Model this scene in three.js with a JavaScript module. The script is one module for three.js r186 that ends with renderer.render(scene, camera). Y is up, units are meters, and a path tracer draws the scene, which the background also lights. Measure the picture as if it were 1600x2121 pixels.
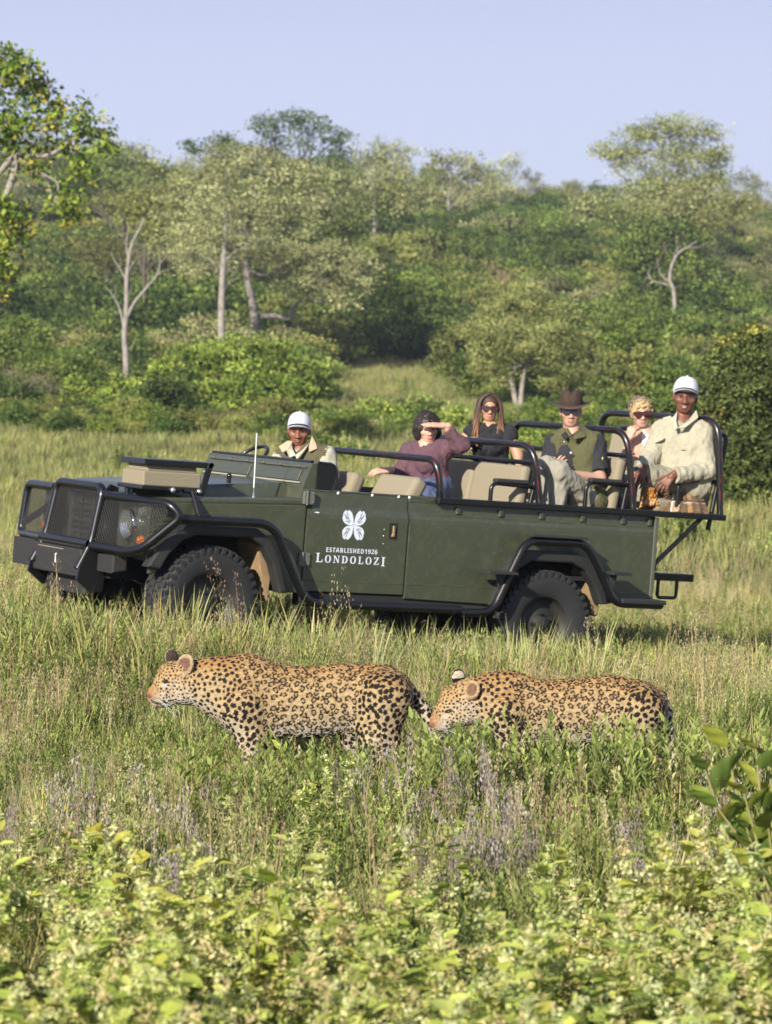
import * as THREE from 'three';
import { mergeGeometries } from 'three/addons/utils/BufferGeometryUtils.js';
import { RoundedBoxGeometry } from 'three/addons/geometries/RoundedBoxGeometry.js';
import { createNoise2D, createNoise3D } from 'simplex-noise';

// ---------------------------------------------------------------- camera, sky, sun, exposure
const scene = new THREE.Scene();
const EYE = 1.92, F = 6000, PITCH = Math.atan(235 / F);
const camera = new THREE.PerspectiveCamera(2 * Math.atan(1060.5 / F) * 180 / Math.PI, 1600 / 2121, 0.5, 6000);
camera.position.set(0, EYE, 0);
camera.rotation.x = -PITCH;
camera.focus = 15.0;
camera.userData.fStop = 5.6;
scene.add(camera);

const SUN_AZ = 27, SUN_EL = 26;                                   // degrees left of and above the camera's back
const rad = (a) => a * Math.PI / 180;
const sunDir = new THREE.Vector3(-Math.sin(rad(SUN_AZ)) * Math.cos(rad(SUN_EL)), Math.sin(rad(SUN_EL)), Math.cos(rad(SUN_AZ)) * Math.cos(rad(SUN_EL)));
function makeSky() {
  const W = 512, H = 256, d = new Float32Array(W * H * 4);
  const hor = [0.42, 0.452, 0.565], mid = [0.328, 0.362, 0.51], zen = [0.10, 0.14, 0.28];
  for (let r = 0; r < H; r++) for (let c = 0; c < W; c++) {
    const up = ((r + 0.5) / H - 0.5) * Math.PI, ro = ((c + 0.5) / W - 0.5) * 2 * Math.PI;
    const y = Math.sin(up), x = Math.cos(ro) * Math.cos(up), z = Math.sin(ro) * Math.cos(up);
    const s = x * sunDir.x + y * sunDir.y + z * sunDir.z, i = (r * W + c) * 4;
    const h = Math.max(0, y), a = Math.min(1, h / 0.16), b = Math.min(1, Math.max(0, (h - 0.12) / 0.8));
    const glow = 0.30 * Math.pow(Math.max(0, s), 8);
    for (let k = 0; k < 3; k++) {
      let v = hor[k] + (mid[k] - hor[k]) * a; v += (zen[k] - v) * Math.pow(b, 0.7);
      v += glow * [1, 0.93, 0.8][k];
      if (y < 0) v *= 0.6;
      d[i + k] = v;
    }
    d[i + 3] = 1;
  }
  const t = new THREE.DataTexture(d, W, H, THREE.RGBAFormat, THREE.FloatType);
  t.mapping = THREE.EquirectangularReflectionMapping; t.magFilter = THREE.LinearFilter; t.needsUpdate = true;
  return t;
}
scene.background = makeSky(); scene.environment = scene.background;
const sun = new THREE.DirectionalLight(new THREE.Color(1.0, 0.93, 0.81), 5);
sun.position.copy(sunDir).multiplyScalar(60).add(new THREE.Vector3(0, 0, -25)); sun.target.position.set(0, 0, -25);
sun.castShadow = true; sun.shadow.mapSize.set(4096, 4096);
Object.assign(sun.shadow.camera, { left: -60, right: 60, top: 60, bottom: -60, near: 1, far: 400 });
scene.add(sun, sun.target);
scene.fog = new THREE.FogExp2(new THREE.Color(0.62, 0.70, 0.86), 0.00026);
const renderer = new THREE.WebGLRenderer({ antialias: true });
renderer.toneMapping = THREE.LinearToneMapping;
renderer.toneMappingExposure = 1.75;
renderer.shadowMap.enabled = true;

// ---------------------------------------------------------------- helpers
const V = (x, y, z) => new THREE.Vector3(x, y, z);
function rng(seed) { let s = seed >>> 0; return () => { s = (s + 0x6D2B79F5) | 0; let t = Math.imul(s ^ (s >>> 15), 1 | s); t = (t + Math.imul(t ^ (t >>> 7), 61 | t)) ^ t; return ((t ^ (t >>> 14)) >>> 0) / 4294967296; }; }
const n2 = createNoise2D(rng(11)), n3 = createNoise3D(rng(12));
const lerp = (a, b, t) => a + (b - a) * t, clamp = (x, a, b) => Math.min(b, Math.max(a, x));
const sstep = (a, b, x) => { const t = clamp((x - a) / (b - a), 0, 1); return t * t * (3 - 2 * t); };
const taken = {};
function numbered(n) { const k = taken[n] = (taken[n] ?? -1) + 1; return k ? n + '_' + String(k).padStart(3, '0') : n; }
function tag(o, label, category, group) { o.userData.label = label; o.userData.category = category; if (group) o.userData.group = group; return o; }
function thing(name, label, category, pos = V(0, 0, 0), group) { const o = new THREE.Group(); o.name = numbered(name); o.position.copy(pos); scene.add(o); return tag(o, label, category, group); }
function mesh(name, geo, mat, parent) { const m = new THREE.Mesh(geo, mat); m.name = parent ? name : numbered(name); m.castShadow = m.receiveShadow = true; (parent ?? scene).add(m); return m; }
const lin = (r, g, b) => new THREE.Color().setRGB(r, g, b);
const std = (c, roughness = 0.6, o = {}) => new THREE.MeshStandardMaterial({ color: Array.isArray(c) ? lin(...c) : c, roughness, ...o });
const phys = (c, roughness = 0.6, o = {}) => new THREE.MeshPhysicalMaterial({ color: Array.isArray(c) ? lin(...c) : c, roughness, ...o });
// a pixel of the photograph at a depth along the lens axis, as a point of the place
function at(px, py, d) {
  const x = (px - 800) / F * d, u = -(py - 1060.5) / F * d, c = Math.cos(PITCH), s = Math.sin(PITCH);
  return V(x, EYE + u * c - d * s, -d * c - u * s);
}
function plain(g) { const r = g.index ? g.toNonIndexed() : g; for (const k of Object.keys(r.attributes)) if (!['position', 'normal', 'uv'].includes(k)) r.deleteAttribute(k); if (!r.attributes.uv) r.setAttribute('uv', new THREE.BufferAttribute(new Float32Array(r.attributes.position.count * 2), 2)); if (!r.attributes.normal) r.computeVertexNormals(); return r; }
const join = (list) => mergeGeometries(list.map(plain));
// box from corner to corner with rounded edges
function box(x0, y0, z0, x1, y1, z1, r = 0.006) {
  const w = Math.abs(x1 - x0), h = Math.abs(y1 - y0), d = Math.abs(z1 - z0);
  const g = r > 0 ? new RoundedBoxGeometry(w, h, d, 2, Math.min(r, w / 2.01, h / 2.01, d / 2.01)) : new THREE.BoxGeometry(w, h, d);
  return g.translate((x0 + x1) / 2, (y0 + y1) / 2, (z0 + z1) / 2);
}
// tube through corner points, corners rounded with radius R
function bent(pts, r, R = 0.08, sides = 10, closed = false) {
  const path = new THREE.CurvePath(), P = pts.map((p) => p.isVector3 ? p : V(...p)), n = P.length;
  let prev = null, first = null;
  for (let i = 0; i < n; i++) {
    const p = P[i];
    if (!closed && (i === 0 || i === n - 1)) { if (prev) path.add(new THREE.LineCurve3(prev, p)); prev = p; continue; }
    const a = P[(i + n - 1) % n], b = P[(i + 1) % n], R1 = Math.min(R, p.distanceTo(a) * 0.45, p.distanceTo(b) * 0.45);
    const q0 = p.clone().lerp(a, R1 / p.distanceTo(a)), q1 = p.clone().lerp(b, R1 / p.distanceTo(b));
    if (prev) path.add(new THREE.LineCurve3(prev, q0)); else first = q0;
    path.add(new THREE.QuadraticBezierCurve3(q0, p, q1)); prev = q1;
  }
  if (closed) path.add(new THREE.LineCurve3(prev, first));
  return sweep(path, r, sides, closed);
}
// own sweep (parallel transport) that handles a CurvePath evenly; r may be a function of t; capped
function sweep(path, r, sides = 10, closed = false, segs) {
  const L = path.getLength(), pts = [];
  if (path.curves) { path.curves.forEach((c, i) => { const k = c.isLineCurve3 ? Math.max(1, Math.ceil(c.getLength() / 0.25)) : 7; for (let j = i ? 1 : 0; j <= k; j++) pts.push(c.getPoint(j / k)); }); }
  else { const k = segs ?? 12; for (let j = 0; j <= k; j++) pts.push(path.getPoint(j / k)); }
  return tubeThrough(pts, typeof r === 'function' ? r : () => r, sides, closed);
}
function tubeThrough(pts, rf, sides = 8, closed = false, squash = 1) {
  const pos = [], nor = [], uv = [], idx = [], n = pts.length; let nrm = null, len = 0;
  for (let i = 0; i < n; i++) {
    const a = pts[Math.max(0, i - 1)], b = pts[Math.min(n - 1, i + 1)], t = b.clone().sub(a);
    if (closed && (i === 0 || i === n - 1)) t.copy(pts[1]).sub(pts[n - 2]);
    t.normalize(); if (t.lengthSq() < 0.5) t.set(0, 1, 0);
    if (!nrm) { nrm = Math.abs(t.y) < 0.9 ? V(0, 1, 0) : V(1, 0, 0); }
    nrm = nrm.clone().addScaledVector(t, -nrm.dot(t)).normalize();
    const bi = t.clone().cross(nrm), r = rf(i / (n - 1)); if (i) len += pts[i].distanceTo(pts[i - 1]);
    for (let j = 0; j <= sides; j++) {
      const w = j / sides * Math.PI * 2, c = Math.cos(w), s = Math.sin(w) * squash, d = nrm.clone().multiplyScalar(c).addScaledVector(bi, s);
      pos.push(pts[i].x + d.x * r, pts[i].y + d.y * r, pts[i].z + d.z * r); nor.push(d.x, d.y, d.z); uv.push(len, j / sides);
    }
  }
  for (let i = 0; i < n - 1; i++) for (let j = 0; j < sides; j++) { const a = i * (sides + 1) + j, b = a + sides + 1; idx.push(a, a + 1, b, b, a + 1, b + 1); }
  if (!closed) for (const [i, s] of [[0, -1], [n - 1, 1]]) {
    const t = pts[Math.min(n - 1, i + 1)].clone().sub(pts[Math.max(0, i - 1)]).normalize().multiplyScalar(s), c0 = pos.length / 3;
    pos.push(pts[i].x, pts[i].y, pts[i].z); nor.push(t.x, t.y, t.z); uv.push(0, 0);
    for (let j = 0; j <= sides; j++) { const k = (i * (sides + 1) + j) * 3; pos.push(pos[k], pos[k + 1], pos[k + 2]); nor.push(t.x, t.y, t.z); uv.push(0, j / sides); }
    for (let j = 0; j < sides; j++) s > 0 ? idx.push(c0, c0 + 2 + j, c0 + 1 + j) : idx.push(c0, c0 + 1 + j, c0 + 2 + j);
  }
  // make sure faces look outwards
  const g = new THREE.BufferGeometry();
  g.setAttribute('position', new THREE.Float32BufferAttribute(pos, 3)); g.setAttribute('normal', new THREE.Float32BufferAttribute(nor, 3)); g.setAttribute('uv', new THREE.Float32BufferAttribute(uv, 2)); g.setIndex(idx);
  return g;
}
function rod(a, b, r, r2 = r, sides = 8) { return tubeThrough([V(...a), V(...b)], (t) => lerp(r, r2, t), sides); }
// plate: outline in x-y, from z0 to z1, small bevel
function plate(pts, z0, z1, bevel = 0.004, holes = []) {
  const s = pts.isShape ? pts : new THREE.Shape(pts.map((p) => new THREE.Vector2(...p)));
  for (const h of holes) s.holes.push(h.isPath ? h : new THREE.Path(h.map((p) => new THREE.Vector2(...p))));
  const d = Math.abs(z1 - z0), b = Math.min(bevel, d / 2.5);
  return new THREE.ExtrudeGeometry(s, { depth: d - 2 * b, bevelEnabled: b > 0, bevelThickness: b, bevelSize: b, bevelOffset: -b, bevelSegments: 2, curveSegments: 14 }).translate(0, 0, Math.min(z0, z1) + b);
}
// outline in x-y (open or closed list), swept straight along an axis: profile points (a, b) -> sheet of given thickness
function sheetAlongX(profile, x0, x1, t = 0.012) {          // profile: list of [z, y]; thickness inward (-z)
  const pts = [...profile, ...profile.slice().reverse().map(([z, y]) => [z - t, y])];
  const s = new THREE.Shape(pts.map(([z, y]) => new THREE.Vector2(z, y)));
  const g = new THREE.ExtrudeGeometry(s, { depth: x1 - x0, bevelEnabled: false });
  const m = flipZ(g.applyMatrix4(new THREE.Matrix4().set(0, 0, 1, x0, 0, 1, 0, 0, -1, 0, 0, 0, 0, 0, 0, 1)));
  m.computeVertexNormals(); return m;
}
function flipZ(g) { const r = g.clone().scale(1, 1, -1); const p = plain(r); for (const k of ['position', 'normal', 'uv']) { const a = p.attributes[k], s = a.itemSize, b = a.array; for (let i = 0; i < a.count; i += 3) for (let j = 0; j < s; j++) { const u = b[(i + 1) * s + j]; b[(i + 1) * s + j] = b[(i + 2) * s + j]; b[(i + 2) * s + j] = u; } } return p; }
function paint(g, fn) { const p = g.attributes.position, n = g.attributes.normal, c = new Float32Array(p.count * 3); for (let i = 0; i < p.count; i++) { const q = fn(p.getX(i), p.getY(i), p.getZ(i), n ? n.getX(i) : 0, n ? n.getY(i) : 0, n ? n.getZ(i) : 0); c[i * 3] = q[0]; c[i * 3 + 1] = q[1]; c[i * 3 + 2] = q[2]; } g.setAttribute('color', new THREE.BufferAttribute(c, 3)); return g; }
function noiseTexture(w, h, fn, srgb = false) {
  const d = new Uint8Array(w * h * 4);
  for (let j = 0; j < h; j++) for (let i = 0; i < w; i++) { const c = fn(i / w, j / h), k = (j * w + i) * 4; for (let q = 0; q < 3; q++) d[k + q] = clamp((Array.isArray(c) ? c[q] : c) * 255, 0, 255); d[k + 3] = 255; }
  const t = new THREE.DataTexture(d, w, h); t.wrapS = t.wrapT = THREE.RepeatWrapping; t.magFilter = THREE.LinearFilter; t.minFilter = THREE.LinearMipmapLinearFilter; t.generateMipmaps = true; if (srgb) t.colorSpace = THREE.SRGBColorSpace; t.needsUpdate = true; return t;
}
// tileable fractal noise in 0..1
function tileNoise(u, v, f, oct = 4) { let s = 0, a = 0.5, k = f; for (let o = 0; o < oct; o++) { const R = k / (2 * Math.PI), A = u * 2 * Math.PI, B = v * 2 * Math.PI; s += a * n3(Math.cos(A) * R + 7 * o, Math.sin(A) * R + Math.cos(B) * R * 1.0, Math.sin(B) * R + 3 * o); a *= 0.5; k *= 2; } return 0.5 + 0.5 * s; }

// ---------------------------------------------------------------- fields meshed into smooth bodies
const smin = (a, b, k) => { const h = Math.max(k - Math.abs(a - b), 0) / k; return Math.min(a, b) - h * h * k * 0.25; };
const smax = (a, b, k) => -smin(-a, -b, k);
const cap = (a, b, r0, r1 = r0) => { const ax = a.x, ay = a.y, az = a.z, bx = b.x - ax, by = b.y - ay, bz = b.z - az, L = Math.max(1e-9, bx * bx + by * by + bz * bz); return (x, y, z) => { const px = x - ax, py = y - ay, pz = z - az; let t = (px * bx + py * by + pz * bz) / L; t = t < 0 ? 0 : t > 1 ? 1 : t; const dx = px - bx * t, dy = py - by * t, dz = pz - bz * t; return Math.sqrt(dx * dx + dy * dy + dz * dz) - (r0 + (r1 - r0) * t); }; };
const ell = (cx, cy, cz, rx, ry, rz) => (x, y, z) => { const px = (x - cx) / rx, py = (y - cy) / ry, pz = (z - cz) / rz, k0 = Math.sqrt(px * px + py * py + pz * pz); const qx = px / rx, qy = py / ry, qz = pz / rz, k1 = Math.sqrt(qx * qx + qy * qy + qz * qz); return k1 < 1e-9 ? -Math.min(rx, ry, rz) : k0 * (k0 - 1) / k1; };
const blend = (list, k) => (x, y, z) => { let d = list[0](x, y, z); for (let i = 1; i < list.length; i++) d = smin(d, list[i](x, y, z), k); return d; };
function net(f, lo, hi, h) {
  const nx = Math.ceil((hi.x - lo.x) / h) + 2, ny = Math.ceil((hi.y - lo.y) / h) + 2, nz = Math.ceil((hi.z - lo.z) / h) + 2, B = 5;
  const val = new Float32Array(nx * ny * nz).fill(1), I = (i, j, k) => (k * ny + j) * nx + i;
  for (let k = 0; k < nz; k += B) for (let j = 0; j < ny; j += B) for (let i = 0; i < nx; i += B) {
    const c = f(lo.x + (i + B / 2 - 0.5) * h, lo.y + (j + B / 2 - 0.5) * h, lo.z + (k + B / 2 - 0.5) * h), far = Math.abs(c) > B * h * 1.45 + h;
    for (let r = k; r < Math.min(nz, k + B); r++) for (let q = j; q < Math.min(ny, j + B); q++) for (let p = i; p < Math.min(nx, i + B); p++) val[I(p, q, r)] = far ? c : f(lo.x + p * h, lo.y + q * h, lo.z + r * h);
  }
  const vid = new Int32Array(nx * ny * nz).fill(-1), pos = [], idx = [];
  const E = [[0, 1], [0, 2], [0, 4], [1, 3], [1, 5], [2, 3], [2, 6], [3, 7], [4, 5], [4, 6], [5, 7], [6, 7]], v = new Float32Array(8);
  for (let k = 0; k < nz - 1; k++) for (let j = 0; j < ny - 1; j++) for (let i = 0; i < nx - 1; i++) {
    let m = 0; for (let c = 0; c < 8; c++) { v[c] = val[I(i + (c & 1), j + ((c >> 1) & 1), k + (c >> 2))]; if (v[c] < 0) m |= 1 << c; }
    if (m === 0 || m === 255) continue;
    let x = 0, y = 0, z = 0, n = 0;
    for (const [a, b] of E) if ((v[a] < 0) !== (v[b] < 0)) { const t = v[a] / (v[a] - v[b]); x += (a & 1) + ((b & 1) - (a & 1)) * t; y += ((a >> 1) & 1) + (((b >> 1) & 1) - ((a >> 1) & 1)) * t; z += (a >> 2) + ((b >> 2) - (a >> 2)) * t; n++; }
    vid[I(i, j, k)] = pos.length / 3; pos.push(lo.x + (i + x / n) * h, lo.y + (j + y / n) * h, lo.z + (k + z / n) * h);
  }
  const quad = (a, b, c, d, s) => { if (a < 0 || b < 0 || c < 0 || d < 0) return; s ? idx.push(a, b, c, a, c, d) : idx.push(a, c, b, a, d, c); };
  for (let k = 1; k < nz - 1; k++) for (let j = 1; j < ny - 1; j++) for (let i = 1; i < nx - 1; i++) {
    const s = val[I(i, j, k)] < 0;
    if (s !== val[I(i + 1, j, k)] < 0) quad(vid[I(i, j - 1, k - 1)], vid[I(i, j, k - 1)], vid[I(i, j, k)], vid[I(i, j - 1, k)], s);
    if (s !== val[I(i, j + 1, k)] < 0) quad(vid[I(i - 1, j, k - 1)], vid[I(i - 1, j, k)], vid[I(i, j, k)], vid[I(i, j, k - 1)], s);
    if (s !== val[I(i, j, k + 1)] < 0) quad(vid[I(i - 1, j - 1, k)], vid[I(i, j - 1, k)], vid[I(i, j, k)], vid[I(i - 1, j, k)], s);
  }
  const P = new Float32Array(pos), N = new Float32Array(pos.length), e = h * 0.5;
  for (let q = 0; q < P.length; q += 3) {
    const x = P[q], y = P[q + 1], z = P[q + 2];
    let gx = f(x + e, y, z) - f(x - e, y, z), gy = f(x, y + e, z) - f(x, y - e, z), gz = f(x, y, z + e) - f(x, y, z - e); const l = Math.hypot(gx, gy, gz) || 1;
    N[q] = gx / l; N[q + 1] = gy / l; N[q + 2] = gz / l;
  }
  const g = new THREE.BufferGeometry(); g.setAttribute('position', new THREE.BufferAttribute(P, 3)); g.setAttribute('normal', new THREE.BufferAttribute(N, 3)); g.setIndex(idx); return g;
}
// ---------------------------------------------------------------- the ground
const VEH = { pos: V(-0.5072, 0.0297, -21.0106), rot: new THREE.Euler(rad(1.9), rad(32), rad(-4), 'YXZ') };
const PROFILE = [[0, 0], [28, 0], [45, 0.05], [60, 0.3], [80, 0.75], [100, 1.3], [140, 3.0], [180, 7.2], [240, 14.8], [300, 21.3], [345, 24], [420, 22], [700, 14], [1100, 40], [1700, 108], [3200, 112]];
function profile(d) { for (let i = 1; i < PROFILE.length; i++) if (d < PROFILE[i][0]) { const [a, p] = PROFILE[i - 1], [b, q] = PROFILE[i]; return lerp(p, q, sstep(0, 1, (d - a) / (b - a)) * 0.4 + 0.6 * (d - a) / (b - a)); } return 112; }
function groundY(x, z) {
  const d = -z;
  let y = profile(Math.max(0, d));
  if (d > 100) y *= 1 - clamp(x / (d * 0.133), -2, 2) * 0.13 * sstep(100, 250, d) * (1 - sstep(420, 900, d));
  if (d > 900) y *= 1 + 0.12 * n2(x / 700, d / 900);
  const w = sstep(16.2, 18.5, d) * (1 - sstep(25, 42, d));
  const X = clamp(x - VEH.pos.x, -6, 6);
  y = y + w * (VEH.pos.y - 0.0953 * X + 0.0204 * (z - VEH.pos.z));
  y += 0.025 * n2(x * 0.9, z * 0.9) * (d < 80 ? 1 : 0) + 0.10 * n2(x * 0.12 + 5, z * 0.12) * sstep(28, 60, d);
  return y;
}
{
  const pos = [], uv = [], idx = [], rows = [], cols = 90;
  for (let d = -30; d < 40; d += 0.6) rows.push(d);
  for (let d = 40; d < 3300; d *= 1.035) rows.push(d);
  rows.forEach((d) => { const half = 16 + Math.max(0, d) * 0.42; for (let c = 0; c <= cols; c++) { const u = c / cols * 2 - 1, x = half * (0.35 * u + 0.65 * u * u * u); pos.push(x, groundY(x, -d), -d); uv.push(x, -d); } });
  for (let r = 0; r < rows.length - 1; r++) for (let c = 0; c < cols; c++) { const a = r * (cols + 1) + c, b = a + cols + 1; idx.push(a, a + 1, b, b, a + 1, b + 1); }
  const g = new THREE.BufferGeometry(); g.setAttribute('position', new THREE.Float32BufferAttribute(pos, 3)); g.setAttribute('uv', new THREE.Float32BufferAttribute(uv, 2)); g.setIndex(idx); g.computeVertexNormals();
  paint(g, (x, y, z) => {
    const d = -z, a = 0.5 + 0.5 * n2(x * 0.35, z * 0.2), b = 0.5 + 0.5 * n2(x * 0.06 + 9, z * 0.03);
    
    const t = sstep(250, 500, d);
    return [lerp(lerp(0.10, 0.14, b), 0.07, t), lerp(lerp(0.12, 0.15, a), 0.085, t), lerp(0.04, 0.045, t)];
  });
  const tx = noiseTexture(512, 512, (u, v) => { const a = tileNoise(u, v, 9, 5), b = tileNoise(u + 0.3, v, 40, 3); const k = 0.62 + 0.5 * (a - 0.5) + 0.5 * (b - 0.5); return [clamp(k + 0.08, 0, 1), clamp(k + 0.1, 0, 1), clamp(k, 0, 1)]; });
  tx.repeat.set(0.55, 0.55);
  const m = mesh('ground', g, std([1.5, 1.5, 1.5], 0.95, { map: tx, vertexColors: true, bumpMap: tx, bumpScale: 0.05 }));
  m.userData.kind = 'structure';
  m.userData.label = 'green savanna ground rising to a wooded hillside';
}

// ---------------------------------------------------------------- trees and bushes
const leafMat = (k = 1) => phys([k, k, k], 0.7, { vertexColors: true, side: THREE.DoubleSide, specularIntensity: 0.2 });
const LEAF = leafMat();
const barkTex = noiseTexture(128, 256, (u, v) => { const a = tileNoise(u, v * 0.5, 6, 4), b = tileNoise(u, v, 22, 2); const k = 0.55 + 0.55 * (a - 0.5) + 0.35 * (b - 0.5); return [k, k, k]; });
barkTex.repeat.set(0.5, 1);
const BARK = { pale: std([0.46, 0.41, 0.35], 0.9, { map: barkTex, bumpMap: barkTex, bumpScale: 0.02 }), grey: std([0.38, 0.34, 0.30], 0.9, { map: barkTex, bumpMap: barkTex, bumpScale: 0.02 }), dark: std([0.17, 0.14, 0.11], 0.9, { map: barkTex, bumpMap: barkTex, bumpScale: 0.02 }) };
const PAL = {
  bright: [[0.21, 0.29, 0.030], [0.15, 0.225, 0.025], [0.28, 0.335, 0.04], [0.095, 0.155, 0.02]],
  olive: [[0.20, 0.21, 0.042], [0.145, 0.165, 0.034], [0.25, 0.25, 0.058], [0.10, 0.12, 0.025]],
  grey: [[0.245, 0.26, 0.095], [0.18, 0.20, 0.068], [0.31, 0.315, 0.13], [0.13, 0.15, 0.05]],
  dark: [[0.060, 0.105, 0.020], [0.042, 0.075, 0.016], [0.095, 0.145, 0.026]],
  mid: [[0.125, 0.185, 0.026], [0.085, 0.135, 0.020], [0.175, 0.23, 0.036], [0.060, 0.10, 0.016]],
  yellow: [[0.33, 0.29, 0.035], [0.25, 0.245, 0.03], [0.38, 0.31, 0.05], [0.17, 0.18, 0.025]],
  brown: [[0.25, 0.185, 0.095], [0.185, 0.155, 0.08], [0.15, 0.15, 0.05]],
  acacia: [[0.25, 0.275, 0.075], [0.195, 0.23, 0.06], [0.31, 0.32, 0.10], [0.135, 0.16, 0.04]],
  feather: [[0.30, 0.31, 0.135], [0.235, 0.25, 0.10], [0.36, 0.36, 0.17], [0.17, 0.185, 0.07]],
  shrub: [[0.085, 0.115, 0.026], [0.06, 0.085, 0.02], [0.115, 0.145, 0.032], [0.045, 0.065, 0.016]],
  lefttree: [[0.165, 0.225, 0.03], [0.115, 0.17, 0.024], [0.21, 0.255, 0.038], [0.27, 0.235, 0.04], [0.08, 0.13, 0.018], [0.14, 0.20, 0.026]],
};
for (const k in PAL) PAL[k] = PAL[k].map((c) => { const s = k === 'feather' || k === 'acacia' || k === 'lefttree' ? 1.02 : 1.06, g = (c[0] + c[1]) / 2 * 0.8, q = k === 'lefttree' ? 0 : k === 'feather' ? 0.1 : 0.2; return [lerp(c[0], g * 1.12, q) * s, lerp(c[1], g * 1.15, q) * s, lerp(c[2], g * 0.62, q) * s]; });
function leaves(blobs, o) {
  const R = rng(o.seed), pos = [], col = [], idx = [], pal = o.pal, L = o.len, Wd = o.wid ?? o.len * 0.5;
  const g3 = () => (R() + R() + R() - 1.5) * 1.15, q = V(), ax = V(), sd = V(), up = V();
  for (const b of blobs) {
    const subs = b.subs ?? 14, per = Math.round(b.n / subs);
    for (let s = 0; s < subs; s++) {
      const th = R() * 6.283, ph = Math.acos(1 - 2 * R()), k = Math.pow(R(), 0.38);
      const cx = b.c.x + b.r[0] * k * Math.sin(ph) * Math.cos(th), cy = b.c.y + b.r[1] * k * Math.cos(ph), cz = b.c.z + b.r[2] * k * Math.sin(ph) * Math.sin(th);
      const sr = (o.clump ?? 0.30) * Math.min(b.r[0], b.r[2]) * (0.6 + 0.9 * R()), flat = o.flat ?? 0.7, base = (b.pal ?? pal)[Math.floor(R() * (b.pal ?? pal).length)], tone = 0.60 + 0.75 * R();
      for (let i = 0; i < per; i++) {
        const x = cx + g3() * sr, y = cy + g3() * sr * flat, z = cz + g3() * sr;
        ax.set(x - cx + g3() * sr * 0.8, (y - cy) + g3() * sr * 0.8 + (o.lift ?? 0.15) * sr, z - cz + g3() * sr * 0.8).normalize();
        up.set((cx - b.c.x) / b.r[0] + (x - cx) / sr * 0.6 + g3() * 1.1, (cy - b.c.y) / b.r[1] + (y - cy) / sr * 0.6 + 0.35 + g3() * 1.1, (cz - b.c.z) / b.r[2] + (z - cz) / sr * 0.6 + g3() * 1.1).normalize(); sd.crossVectors(ax, up).normalize();
        const l = L * (0.6 + 0.8 * R()), w = Wd * (0.6 + 0.8 * R()) * 0.5, n = pos.length / 3, fold = 0.25 * w;
        q.crossVectors(sd, ax);
        pos.push(x, y, z, x + ax.x * l * 0.5 + sd.x * w + q.x * fold, y + ax.y * l * 0.5 + sd.y * w + q.y * fold, z + ax.z * l * 0.5 + sd.z * w + q.z * fold, x + ax.x * l, y + ax.y * l - 0.1 * l, z + ax.z * l, x + ax.x * l * 0.5 - sd.x * w + q.x * fold, y + ax.y * l * 0.5 - sd.y * w + q.y * fold, z + ax.z * l * 0.5 - sd.z * w + q.z * fold);
        idx.push(n, n + 1, n + 2, n, n + 2, n + 3);
        const t = tone * (0.8 + 0.4 * R()), mix = R() < 0.25 ? pal[Math.floor(R() * pal.length)] : base;
        for (let v = 0; v < 4; v++) col.push(mix[0] * t, mix[1] * t, mix[2] * t);
      }
    }
  }
  const g = new THREE.BufferGeometry(); g.setAttribute('position', new THREE.Float32BufferAttribute(pos, 3)); g.setAttribute('color', new THREE.Float32BufferAttribute(col, 3)); g.setIndex(idx); g.computeVertexNormals(); return g;
}
// a limb wandering from a to b; keeps its points so that twigs can start on it
function limb(a, b, r0, r1, R, wob = 0.08, n = 8, sides = 6) {
  const pts = [], L = a.distanceTo(b), o1 = V(R() - 0.5, R() - 0.5, R() - 0.5), o2 = V(R() - 0.5, R() - 0.5, R() - 0.5);
  for (let i = 0; i <= n; i++) { const t = i / n; pts.push(a.clone().lerp(b, t).addScaledVector(o1, L * wob * 2 * Math.sin(t * Math.PI)).addScaledVector(o2, L * wob * Math.sin(t * 2 * Math.PI))); }
  return { pts, g: tubeThrough(pts, (t) => lerp(r0, r1, t), sides) };
}
function limbPath(list, r0, r1, sides = 7) { const c = new THREE.CatmullRomCurve3(list), n = list.length * 4; return tubeThrough(Array.from({ length: n + 1 }, (_, i) => c.getPoint(i / n)), (t) => lerp(r0, r1, t), sides); }
function skeleton(base, fork, blobs, r, seed, twigs = 4) {
  const R = rng(seed), out = [], t = limb(base, fork, r, r * 0.7, R, 0.03); out.push(t.g);
  for (const b of blobs) {
    const start = t.pts[Math.min(8, 5 + Math.floor(R() * 4))], l = limb(start, b.c, r * 0.45, r * 0.12, R, 0.1); out.push(l.g);
    for (let i = 0; i < twigs; i++) { const d = V((R() - 0.5) * 2 * b.r[0], (R() - 0.4) * 1.7 * b.r[1], (R() - 0.5) * 2 * b.r[2]).multiplyScalar(0.85).add(b.c); out.push(limb(l.pts[4 + Math.floor(R() * 5)], d, r * 0.15, r * 0.03, R, 0.12, 5, 5).g); }
  }
  return join(out);
}
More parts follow.
